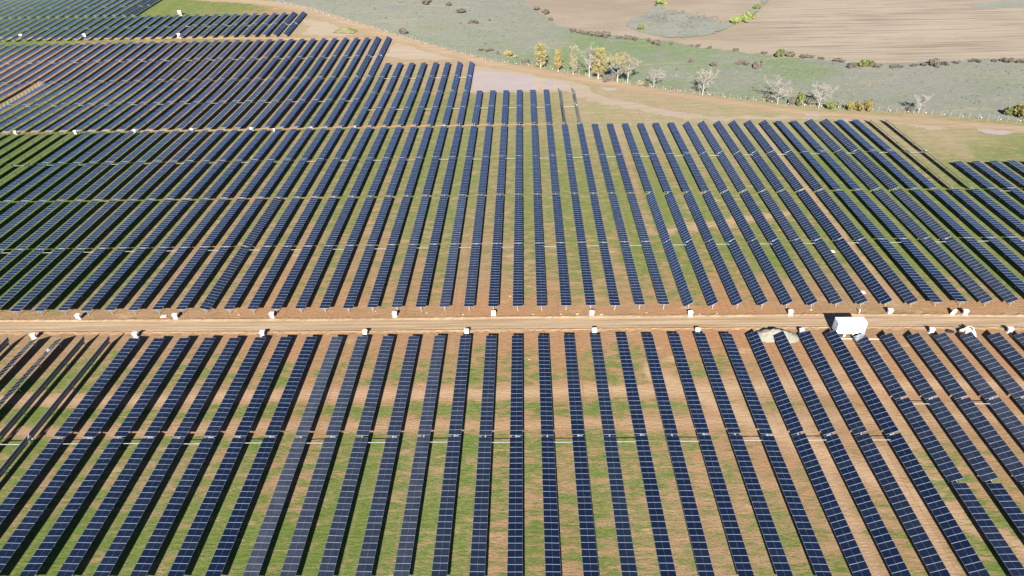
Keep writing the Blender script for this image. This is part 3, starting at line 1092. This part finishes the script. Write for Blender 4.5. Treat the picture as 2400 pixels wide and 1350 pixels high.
for x in (-2.6, -.9, .9, 2.6):
    b = MB()
    b.box(x, 0, .5, .42, 1.8, 1.0)
    b.build('pier', M['concrete'], cr)
b = MB()
b.box(-1.75, -.7, .45, .9, .4, .8)
b.build('cable_box', M['dark'], cr)
b = MB()
b.tube((-2.4, -2.3, .09), (7.6, -2.6, .09), .06, n=6)
tag(b.build('cable_duct', M['cream'], None, (70.75, 109.2, 0)), 'pale cable duct lying on the soil in front of the container', 'pipe')

# ------------------------------------------------------------------ gravel heap
def heap(name, label, cat, pl, pr, depth, height, mat, seed, rag=.25, n=(46, 26)):
    a, c = Vector(pl), Vector(pr)
    mid = (a + c) / 2
    L = (c - a).length
    ang = math.atan2(c.y - a.y, c.x - a.x)
    rr = np.random.RandomState(seed)
    U, V = np.meshgrid(np.linspace(-1, 1, n[0]), np.linspace(-1, 1, n[1]))
    r = np.sqrt(np.abs(U) ** 2.4 + np.abs(V) ** 2)
    ridge = .75 + .25 * vnoise(U * 5 + 9, V * 0 + 2, .8, seed)
    Z = np.clip(1.08 - r, 0, 1) * height * ridge + (vnoise(U * 6 + 20, V * 6 + 20, .7, seed + 1) - .5) * rag * np.clip(1 - r, 0, .5)
    Z = np.minimum(Z, height * (.85 + .15 * vnoise(U * 9 + 5, V * 2, 1, seed + 3)))
    Z[r >= 1.05] = -.05
    b = MB()
    b.v = [(float(u * L / 2), float(v * depth / 2), float(z)) for u, v, z in zip(U.ravel(), V.ravel(), Z.ravel())]
    for j in range(n[1] - 1):
        for i in range(n[0] - 1):
            q = j * n[0] + i
            b.f.append((q, q + 1, q + n[0] + 1, q + n[0]))
            b.m.append(0)
    o = b.build(name, mat, None, (mid.x, mid.y, h1(mid.x, mid.y)), True)
    o.rotation_euler = (0, 0, ang)
    return tag(o, label, cat)


m = NT('gravel', .95, .1)
n_ = m.noise(m.pos((3, 3, 3)), 1., 6, .75)
n2_ = m.noise(m.pos((.5, .5, .5)), 1., 4, .6)
m.col(m.mix(n2_, m.mix(n_, (.16, .15, .12), (.28, .262, .21)), (.24, .224, .18)))
m.bump(n_, .7, .12)
M['gravel'] = m.mat
heap('gravel_heap', 'heap of pale grey gravel beside the dirt road, left of the container', 'gravel heap', gt(1764, 786), gt(1872, 791), 4.4, 2.2, M['gravel'], 4, .9)
m = NT('spoil', .95, .1)
n_ = m.noise(m.pos((1.2, 1.2, 1.2)), 1., 6, .7)
m.col(m.mix(m.ramp(n_, .36, .58), (.27, .20, .115), (.12, .14, .05)))
m.bump(n_, .8, .3)
M['spoil'] = m.mat
heap('spoil_mound', 'low earth mound with grass on its top beside the perimeter track', 'mound', gt(786, 72), gt(836, 74), 8, 2.4, M['spoil'], 9, .5)

# ------------------------------------------------------------------ things left by the works on the right
q = gt(2268, 783)


def spool(px, py, r, w, rz, label, mats):
    p = gt(px, py)
    t = thing('cable_reel', label, 'cable reel', p, rz)
    for x in (-w / 2, w / 2):
        b = MB()
        b.tube((x - .04, 0, r), (x + .04, 0, r), r, n=18)
        b.build('flange', mats[0], t)
    b = MB()
    b.tube((-w / 2, 0, r), (w / 2, 0, r), r * .72, n=16)
    b.build('cable_winding', mats[1], t)
    b = MB()
    b.tube((-w / 2 - .06, 0, r), (w / 2 + .06, 0, r), r * .12, n=10)
    b.build('hub', mats[0], t)


spool(2268, 781, .85, .8, .5, 'cable reel wound with black cable on the right verge', (M['timber'], M['dark']))
spool(2277, 787, .62, .55, 1.2, 'smaller cable reel with blue winding on the right verge', (M['grey'], M['blue']))
t = thing('tool_box', 'tan crate standing left of the cable reels', 'crate', gt(2254, 782), .4)
b = MB(); b.box(0, 0, .45, 1.1, .8, .9); b.build('crate_body', M['tan'], t)
b = MB(); b.box(0, 0, .93, 1.18, .88, .06); b.build('lid', M['timber'], t)


def sack(px, py, w, h, label, mat, seed, name='sack', cat='sack', lean=0.):
    rr = random.Random(seed)
    p = gt(px, py)
    b = MB()
    nu, nv = 14, 9
    for j in range(nv):
        f = j / (nv - 1)
        rad = w / 2 * (1.0 - .25 * f ** 3) * (.9 + .25 * math.sin(f * 2.6)) if f < .99 else w * .16
        for i in range(nu):
            a = 2 * math.pi * i / nu
            r = rad * (1 + rr.uniform(-.13, .13))
            b.v.append((r * math.cos(a) + lean * f, r * .8 * math.sin(a), h * f * (1 + rr.uniform(-.06, .06)) - .02))
    for j in range(nv - 1):
        for i in range(nu):
            b.f.append((j * nu + i, j * nu + (i + 1) % nu, (j + 1) * nu + (i + 1) % nu, (j + 1) * nu + i))
            b.m.append(0)
    b.f.append(tuple((nv - 1) * nu + i for i in range(nu)))
    b.m.append(0)
    o = b.build(name, mat, None, p, True)
    return tag(o, label, cat)


sack(2282, 791, .8, .6, 'white sack slumped in front of the small cable reel', M['whitewrap'], 3)
sack(2230, 738, .85, 1.55, 'tall crumpled cream sack on the far verge, left of the last cabinet', M['cream'], 8, 'bulk_bag', 'bulk bag', .45)
sack(2226, 778, 1.5, .3, 'dark tarpaulin heap on the soil left of the tan crate', M['dark'], 5, 'tarpaulin', 'tarpaulin')
sack(2090, 795, .9, .45, 'dark bundle lying between two tracker rows right of the container', M['dark'], 15, 'bundle', 'bundle')


def slab(px, py, w, d, h, rz, label, mat, name, cat):
    p = gt(px, py)
    t = thing(name, label, cat, p, rz)
    n = 5
    for i in range(n):
        b = MB()
        b.box(-w / 2 + w * (i + .5) / n, 0, h, w / n * .86, d, .03)
        b.build('board', mat, t)
    for y in (-d * .4, 0, d * .4):
        b = MB()
        b.box(0, y, h / 2 - .012, w, .09, h)
        b.build('bearer', mat, t)


slab(384, 742, 1.3, .9, .16, .15, 'pale wooden pallet on the far verge beside the second cabinet', M['timber'], 'pallet', 'pallet')
slab(1950, 590, 1.3, .9, .14, .2, 'pale pallet lying in the bare lane between rows right of centre', M['cream'], 'pallet', 'pallet')
slab(2020, 686, 1.4, 1.0, .14, .1, 'pale pallet at the lower end of the bare lane', M['cream'], 'pallet', 'pallet')
slab(1936, 1008, 2.2, .3, .1, -.15, 'bundle of pale laths lying between two front rows', M['cream'], 'lath_bundle', 'laths')
b = MB(); b.box(0, 0, .5, .18, .18, 1.0); b.box(0, 0, 1.02, .24, .24, .06)
tag(b.build('marker_post', M['cream'], None, gt(2013, 734)), 'short pale marker post behind the white container', 'marker post')

# clods and stones thrown up on the verges
CL = [(1353, 736, .9), (1410, 737, 1.0), (1250, 737, .7), (1315, 736, .6), (1640, 737, .8), (1680, 735, .7), (1515, 733, .6), (1085, 737, .7), (1900, 726, .8), (880, 729, .5), (1000, 733, .6), (560, 738, .7), (1195, 694, .7), (1240, 842, .5), (1160, 800, .6)]
CL.sort()
for i, (x, y, w) in enumerate(CL):
    rr = random.Random(i)
    b = MB()
    nu = 9
    for f, rd in ((0, 1.), (.5, .9), (1., .45)):
        for k in range(nu):
            a = 2 * math.pi * k / nu
            r = w / 2 * rd * rr.uniform(.75, 1.2)
            b.v.append((r * math.cos(a), r * math.sin(a) * .8, f * w * .28 - .02))
    for j in range(2):
        for k in range(nu):
            b.f.append((j * nu + k, j * nu + (k + 1) % nu, (j + 1) * nu + (k + 1) % nu, (j + 1) * nu + k)); b.m.append(0)
    b.f.append(tuple(2 * nu + k for k in range(nu))); b.m.append(0)
    tag(b.build('stone', M['clod'], None, gt(x, y)), 'pale stone lying on bare soil near the dirt road, %s from left' % ordn(i + 1), 'stone', 'stones near the dirt road')

# ------------------------------------------------------------------ perimeter fence
fp = [gt(x, y) for x, y in FENCE]
pl = []
acc = 0
for a, c in zip(fp[:-1], fp[1:]):
    L = (c - a).length
    d = acc
    while d < L:
        p = a.lerp(c, d / L)
        pl.append(Vector((p.x, p.y, h1(p.x, p.y))))
        d += 3.0
    acc = d - L
fo = pl[0].copy()
ft = thing('wire_fence', 'thin wire fence with white plates between perimeter track and meadow', 'fence', fo)
m_post = simple('fence_post', lambda b: b.tube((0, 0, -.1), (0, 0, 2.1), .035, n=5), M['steel'])
m_plate = simple('fence_plate', lambda b: b.box(0, -.05, .75, .28, .03, .24), M['whitewrap'])
m_brace = simple('fence_brace', lambda b: b.tube((0, 0, 1.9), (1.3, .1, 0), .035, n=5), M['steel'])
for i, p in enumerate(pl):
    put('post', m_post, ft, p - fo)
    if i % 10 == 4:
        put('brace', m_brace, ft, p - fo)
    if (i % 2 == 0):
        put('plate', m_plate, ft, p - fo + Vector((1.0, 0, RNG.uniform(-.1, .1))), (0, 0, RNG.uniform(-.3, .3)))
for z in (.25, .7, 1.15, 1.6, 2.0):
    b = MB()
    for a, c in zip(pl[:-1], pl[1:]):
        b.tube(a - fo + Vector((0, 0, z)), c - fo + Vector((0, 0, z)), .006, n=3, caps=False)
    b.build('wire', M['steel'], ft)

# ------------------------------------------------------------------ trees and shrubs
def leafmat(name, c1, c2, tr=.0):
    m = NT(name, .7, .2)
    n = m.noise(m.pos((.9, .9, .9)), 1., 4, .6)
    r_ = m.n('ObjectInfo').outputs['Random']
    c = m.mix(m.ramp(n, .3, .7), c1, c2)
    c = m.mix(m.math('MULTIPLY', r_, .35), c, tuple(x * 1.25 for x in c2))
    m.col(c)
    return m.mat


L_Y = leafmat('yellow_leaves', (.205, .175, .068), (.29, .245, .105))
L_G = leafmat('gold_leaves', (.24, .18, .06), (.32, .25, .095))
L_P = leafmat('pale_leaves', (.21, .19, .11), (.28, .25, .155))
L_H = leafmat('hedge_leaves', (.13, .115, .035), (.24, .19, .065))
L_D = leafmat('dark_shrub', (.095, .083, .060), (.155, .135, .10))
L_R = leafmat('purple_shrub', (.105, .082, .072), (.165, .13, .11))
L_O = leafmat('olive_leaves', (.075, .095, .030), (.15, .165, .055))
L_B = leafmat('bright_leaves', (.15, .18, .05), (.25, .28, .09))
BK = plain('pale_bark', (.42, .39, .34), .9, .1, 0, .2, 2)
TW = plain('pale_twigs', (.27, .24, .205), .9, .1, 0, .2, 2)


def leaves(b, pts, size, rr):
    for p in pts:
        s = size * rr.uniform(.6, 1.3)
        d = Vector((rr.gauss(0, 1), rr.gauss(0, 1), rr.gauss(0, 1))).normalized()
        u = d.orthogonal().normalized() * s
        w = d.cross(u).normalized() * s * .7
        p = Vector(p)
        b.quad(p - u, p - w, p + u, p + w)


def skeleton(h, spread, rr, upright=.6, first=.2, nlimb=9, trunk_r=.16, sub=4, fork=False):
    """trunk with limbs and sub-branches -> list of (a, b, ra, rb) and tip points"""
    segs, tips = [], []
    top = Vector((rr.uniform(-.04, .04) * h, rr.uniform(-.04, .04) * h, h * .92))
    prev = Vector((0, 0, -.1))
    N = 6
    line = []
    for i in range(1, N + 1):
        f = i / N
        p = top * f + Vector((rr.gauss(0, .012) * h, rr.gauss(0, .012) * h, 0))
        segs.append((prev, p, trunk_r * (1 - (i - 1) / N * .9), trunk_r * (1 - f * .9)))
        line.append((prev.copy(), p.copy()))
        prev = p
    for i in range(nlimb):
        f = first + (1 - first) * (i + .5) / nlimb * .92
        base = top * f
        a = i * 2.4 + rr.uniform(-.4, .4)
        prof = math.sin(math.pi * min(1, max(.05, (f - first) / (1 - first) * .85 + .2)))
        ln = spread * prof * rr.uniform(.75, 1.15)
        d = Vector((math.cos(a), math.sin(a), upright * rr.uniform(.7, 1.4)))
        e = base + d * ln
        e.z = min(e.z, h * 1.0)
        mid = base.lerp(e, .5) + Vector((0, 0, -.04 * ln))
        rb = trunk_r * .42 * (1.1 - f * .6)
        segs.append((base, mid, rb, rb * .65))
        segs.append((mid, e, rb * .65, rb * .25))
        tips.append(e)
        for k in range(sub):
            t = rr.uniform(.35, .95)
            sb = base.lerp(e, t)
            d2 = (d.normalized() + Vector((rr.gauss(0, .6), rr.gauss(0, .6), rr.gauss(.2, .45)))).normalized()
            e2 = sb + d2 * ln * rr.uniform(.3, .55)
            segs.append((sb, e2, rb * .4, rb * .12))
            tips.append(e2)
            for _ in range(2):
                d3 = (d2 + Vector((rr.gauss(0, .6), rr.gauss(0, .6), rr.gauss(.2, .4)))).normalized()
                s3 = sb.lerp(e2, rr.uniform(.4, .9))
                e3 = s3 + d3 * ln * rr.uniform(.15, .3)
                segs.append((s3, e3, rb * .2, rb * .08))
                tips.append(e3)
    return segs, tips, N


def bare_tree(px, y0, y1, wpx, label, seed, leafm=None, nleaf=0, top_only=False, up=.75, group='trees along the fence', tw=1.):
    rr = random.Random(seed)
    b0, h = hz(px, y0, y1)
    sc = abs(pix(b0 + Vector((1, 0, 0)))[0] - pix(b0)[0])
    spread = wpx / 2 / sc
    t = thing('tree', label, 'tree', b0, rr.uniform(0, 6), group)
    segs, tips, N = skeleton(h, spread, rr, up, .22, 13, .021 * h, 5)
    b = MB()
    for a, c, ra, rb in segs[:N]:
        b.tube(a, c, ra, rb, 7, caps=False)
    b.build('trunk', BK, t, smooth=True)
    b = MB()
    for a, c, ra, rb in segs[N:]:
        b.tube(a, c, max(ra, .022), max(rb, .014), 4, caps=False)
    b.build('branches', BK, t)
    b = MB()
    for e in tips:                                   # fine twigs
        for _ in range(int(18 * tw)):
            d = Vector((rr.gauss(0, .6), rr.gauss(0, .6), rr.gauss(.55, .5))).normalized()
            b.tube(e - d * .1, e + d * h * rr.uniform(.04, .11), .014, .008, 3, caps=False)
    b.build('crown', TW, t)
    if leafm:
        b = MB()
        pts = []
        tp = [e for e in tips if (not top_only or e.z > h * .55)]
        for _ in range(nleaf):
            e = rr.choice(tp)
            pts.append(e + Vector((rr.gauss(0, .035), rr.gauss(0, .035), rr.gauss(.02, .04))) * h)
        leaves(b, pts, .17, rr)
        b.build('leaves', leafm, t)


def poplar(px, y0, y1, wpx, label, seed, leafm, n=2600):
    rr = random.Random(seed)
    b0, h = hz(px, y0, y1)
    sc = abs(pix(b0 + Vector((1, 0, 0)))[0] - pix(b0)[0])
    R = wpx / 2 / sc
    t = thing('poplar_tree', label, 'tree', b0, rr.uniform(0, 6), 'trees along the fence')
    b = MB()
    b.tube((0, 0, -.1), (0, 0, h * .5), .022 * h, .012 * h, 7, caps=False)
    b.tube((0, 0, h * .5), (0, 0, h * .95), .012 * h, .003 * h, 6, caps=False)
    tips = []
    for i in range(60):
        f = rr.uniform(.08, .9)
        a = rr.uniform(0, 6.3)
        r = R * (math.sin(math.pi * min(1, f * .8 + .16)) ** .6) * rr.uniform(.55, 1.05)
        e = Vector((math.cos(a) * r, math.sin(a) * r, min(h, h * f + h * rr.uniform(.10, .2))))
        b.tube((0, 0, h * f), e, .006 * h, .002 * h, 4, caps=False)
        tips.append((Vector((0, 0, h * f)), e))
    b.build('trunk', BK, t)
    b = MB()
    pts = []
    for _ in range(n):
        a, e = rr.choice(tips)
        p = a.lerp(e, rr.uniform(.3, 1.15))
        pts.append(p + Vector((rr.gauss(0, .13) * R, rr.gauss(0, .13) * R, rr.gauss(0, .02) * h)))
    leaves(b, pts, .25, rr)
    b.build('crown', leafm, t)


poplar(1267, 159, 103, 26, 'tall slender yellow poplar, leftmost tree of the row along the fence', 1, L_Y, 5200)
poplar(1308, 168, 117, 17, 'slim golden poplar, second tree of the row along the fence', 2, L_G, 4000)
poplar(1343, 174, 110, 21, 'slim pale poplar with thin leaves, third tree of the row along the fence', 3, L_P, 3600)
bare_tree(1381, 181, 113, 44, 'tall bare pale tree just left of the broad olive-gold poplar', 4, L_P, 350, up=1.1)
poplar(1402, 185, 116, 34, 'broad olive-gold poplar between the bare tree and the round yellow tree', 5, L_Y, 4800)
bare_tree(1447, 192, 134, 54, 'round-crowned tree with yellow leaves on top and bare limbs below', 6, L_Y, 3800, True, .8)
bare_tree(1471, 195, 139, 48, 'bare white-barked tree touching the round yellow tree', 7, L_P, 900, True, .8)
bare_tree(1532, 204, 165, 36, 'small bare white-barked tree standing alone right of the round trees', 8)
bare_tree(1646, 223, 170, 44, 'bushy bare tree with some yellow leaves low down, near the middle of the fence', 9, L_P, 500, up=.9)
bare_tree(1821, 244, 193, 58, 'bare silvery tree with a thick pale trunk behind the fence', 10, up=.6)
bare_tree(1918, 253, 203, 44, 'bare silvery tree between the green bush and the golden bushes', 11, up=.8)
bare_tree(2152, 265, 222, 34, 'thin bare tree leaning by itself on the right meadow edge', 12, up=.7, tw=.7)
bare_tree(1968, 256, 236, 20, 'small leafless shrub-tree between two golden bushes', 13, up=.9)

_bm = {}


def bush_mesh(kind, mat, n=900, size=.16):
    k = (kind, mat.name)
    if k not in _bm:
        rr = random.Random(kind)
        lob = [(rr.gauss(0, .42), rr.gauss(0, .42), rr.uniform(.25, .75), rr.uniform(.3, .5)) for _ in range(7)]
        b = MB()
        pts = []
        while len(pts) < n:
            x, y, z, r = rr.choice(lob)
            d = Vector((rr.gauss(0, 1), rr.gauss(0, 1), rr.gauss(0, 1))).normalized() * r * rr.uniform(.55, 1.08) ** .6
            p = Vector((x, y, z)) + Vector((d.x, d.y, d.z * .75))
            if p.z > .0:
                pts.append(p)
        leaves(b, pts, size, rr)
        s_ = MB()
        for i in range(9):
            x, y, z, r = rr.choice(lob)
            s_.tube((rr.gauss(0, .1), rr.gauss(0, .1), -.05), (x, y, z), .03, .012, 4, caps=False)
        _bm[k] = (b.mesh('foliage', mat), s_.mesh('stems', TW))
    return _bm[k]


def bush(px, py, wpx, hpx, mat, label, group, kind=1, cat='shrub'):
    p, h = hz(px, py, py - hpx)
    sc = abs(pix(p + Vector((1, 0, 0)))[0] - pix(p)[0])
    w = wpx / sc
    t = thing('shrub', label, cat, p, RNG.uniform(0, 6), group)
    f, s_ = bush_mesh(kind, mat)
    t.scale = (w / 1.9, w / 1.9, h / 1.12)
    put('foliage', f, t)
    put('stems', s_, t)


for px, py, w, h, mt, lab in [
        (1187, 132, 20, 15, L_G, 'golden shrub left of the first poplar'),
        (1206, 136, 12, 8, L_P, 'small straw-coloured shrub right of the golden shrub'),
        (1233, 147, 18, 11, L_D, 'grey shrub left of the first poplar, near the fence'),
        (1255, 150, 16, 14, L_R, 'purplish bare shrub at the foot of the first poplar'),
        (1365, 174, 16, 10, L_O, 'dark green shrub at the foot of the tall bare tree'),
        (1168, 127, 12, 8, L_R, 'small purplish shrub at the left end of the tree row'),
        (1427, 190, 24, 12, L_R, 'brownish shrub at the foot of the round yellow tree'),
        (1500, 198, 20, 9, L_P, 'low straw shrub between the round trees and the small bare tree'),
        (1514, 202, 14, 8, L_D, 'low dark shrub just left of the small bare tree'),
        (1788, 238, 8, 10, L_Y, 'small yellow shrub left of the thick-trunked bare tree'),
        (1800, 236, 26, 16, L_D, 'dark shrub behind the thick-trunked bare tree'),
        (1855, 246, 18, 18, L_D, 'dark shrub left of the olive bush by the fence'),
        (1873, 246, 24, 30, L_O, 'tall olive bush beside the dark shrub by the fence'),
        (1897, 246, 22, 18, L_D, 'dark shrub right of the tall olive bush'),
        (1946, 254, 26, 16, L_O, 'olive shrub right of the second silvery tree'),
        (1990, 258, 20, 22, L_H, 'golden shrub at the left end of the golden hedge'),
        (2010, 258, 24, 20, L_H, 'golden shrub in the middle of the golden hedge'),
        (2034, 258, 24, 26, L_H, 'golden shrub at the right end of the golden hedge'),
        (2132, 262, 14, 12, L_D, 'small dark shrub left of the leaning bare tree'),
        (2396, 278, 46, 34, L_H, 'large golden bush cut by the right edge of the picture'),
        (2376, 270, 36, 24, L_O, 'dark olive bush left of the large golden bush at the edge'),
        (1752, 233, 9, 5, L_D, 'tiny dark shrub alone on the meadow edge left of the silvery trees'),
        (1573, 210, 8, 5, L_D, 'tiny dark shrub right of the small bare tree')]:
    bush(px, py, w, h, mt, lab, 'shrubs along the fence', RNG.choice((1, 2, 3)))

# bright bushes on the knoll
for i, (px, py, w, h) in enumerate([(1722, 55, 24, 16), (1738, 52, 26, 18), (1753, 45, 26, 18)]):
    bush(px, py, w, h, L_B, 'bright yellow-green bush of the clump on the knoll, ' + ('leftmost', 'middle one', 'rightmost')[i], 'bright bushes on the knoll', i + 1)
bush(1548, 10, 22, 18, L_B, 'bright green bush at the top edge of the picture', 'bright bushes on the knoll', 2)
bush(1537, 14, 8, 7, L_O, 'small olive bush below the bright bush at the top edge', 'bright bushes on the knoll', 2)
bush(1775, 22, 15, 14, L_O, 'olive bush alone above the bright clump on the knoll', 'bright bushes on the knoll', 3)
bush(1502, 70, 16, 15, L_O, 'olive bush at the lower left of the grey knoll', 'bright bushes on the knoll', 1)

HED = [(948, 79, 20, 14), (1000, 8, 24, 10), (1053, 14, 12, 10), (1080, 31, 22, 11), (1109, 55, 18, 11), (1147, 49, 8, 5), (1258, 23, 16, 9), (1278, 32, 20, 12), (1290, 48, 14, 8), (1345, 75, 16, 8), (1362, 79, 18, 9), (1381, 82, 20, 10), (1402, 86, 26, 13), (1421, 87, 20, 13), (1449, 90, 14, 7),
       (1466, 92, 18, 11), (1482, 94, 18, 11), (1520, 98, 14, 9), (1543, 106, 22, 13), (1573, 104, 10, 5), (1622, 109, 8, 6), (1636, 110, 11, 7), (1663, 113, 11, 7), (1722, 119, 14, 7), (1788, 126, 14, 6),
       (1826, 133, 22, 22), (1850, 133, 24, 13), (1882, 136, 18, 9), (1901, 136, 14, 9), (1925, 139, 14, 6), (1970, 144, 26, 7), (1995, 157, 26, 12), (2025, 155, 32, 17), (2050, 157, 22, 8), (2100, 158, 24, 7), (2140, 155, 16, 7),
       (2162, 154, 16, 9), (2190, 153, 30, 16), (2212, 152, 18, 10), (2240, 149, 16, 7), (2285, 146, 18, 10), (2330, 145, 12, 7), (2357, 146, 26, 11), (2390, 146, 22, 8)]
ISO = [(1674, 154, 18, 9), (1740, 152, 22, 12), (1772, 159, 24, 18), (1128, 118, 14, 5), (1146, 120, 16, 7), (1620, 145, 14, 8)]
for i, (px, py, w, h) in enumerate(sorted(HED)):
    o = ordn(i + 1) + ' from left' if i < 22 else ordn(len(HED) - i) + ' from right' if i < len(HED) - 1 else 'rightmost'
    bush(px, py, w, h, L_O if i in (25, 32) else (L_R if i % 3 == 0 else L_D), 'dark shrub on the line between meadow and ploughed land, ' + o, 'dark shrubs between meadow and ploughed land', 1 + i % 3)
for i, (px, py, w, h) in enumerate(sorted(ISO)):
    bush(px, py, w, h, L_R if i != 0 else L_D, 'purplish shrub standing free in the meadow, %s from left' % ordn(i + 1), 'free shrubs in the meadow', 1 + i % 3)

# tussocks of rough grass over the meadow: too many to count
TR = random.Random(5)
b = MB()
fen = np.array(fe)
cnt = 0
while cnt < 1800:
    px, py = TR.uniform(640, 2420), TR.uniform(0, 285)
    fy = np.interp(px, [q[0] for q in FENCE], [q[1] for q in FENCE])
    if py > fy - 1:
        continue
    p = gt(px, py)
    if TR.random() > (p.y / 420) ** 2:
        continue
    if inside(plough_poly, np.array([p.x]), np.array([p.y]))[0]:
        continue
    s_ = TR.uniform(.12, .42) * (1.6 if TR.random() < .08 else 1)
    for _ in range(2):
        a = TR.uniform(0, 3.14)
        dx, dy = math.cos(a) * s_, math.sin(a) * s_
        hh = s_ * TR.uniform(.7, 1.1)
        q0 = (p.x - dx, p.y - dy, p.z)
        q1 = (p.x + dx, p.y + dy, p.z)
        b.quad(q0, q1, (q1[0] + dy * .3, q1[1] - dx * .3, p.z + hh), (q0[0] + dy * .3, q0[1] - dx * .3, p.z + hh * .8), TR.choice((0, 0, 1, 2)))
    cnt += 1
tg = b.build('meadow_tussocks', [leafmat('tussock_green', (.08, .10, .045), (.12, .14, .065)), leafmat('tussock_straw', (.12, .105, .07), (.15, .135, .09)), leafmat('tussock_grey', (.10, .10, .07), (.14, .135, .10))])
tag(tg, 'rough tussocks of grass scattered over the meadow', 'grass', None, 'stuff')


# low grey scrub dotted over the knoll: too small to count
TR = random.Random(15)
b = MB()
for _ in range(420):
    a_, r_ = TR.gauss(0, 1), TR.gauss(0, 1)
    cx_, cy_ = TR.choice(((1535, 40), (1540, 48), (1600, 62), (1630, 45), (1580, 32), (1660, 48), (1615, 68)))
    px, py = cx_ + a_ * 16, cy_ + r_ * 5
    if not (1480 < px < 1695 and 24 < py < 82):
        continue
    p = gt(px, py)
    w_ = TR.uniform(.3, .9)
    pts = [p + Vector((TR.gauss(0, .5) * w_, TR.gauss(0, .5) * w_, abs(TR.gauss(.3, .3)) * w_)) for _k in range(14)]
    leaves(b, pts, .22, TR)
tag(b.build('low_scrub', leafmat('grey_scrub_leaves', (.10, .092, .088), (.15, .14, .13))), 'low grey scrub dotted over the knoll', 'scrub', None, 'stuff')
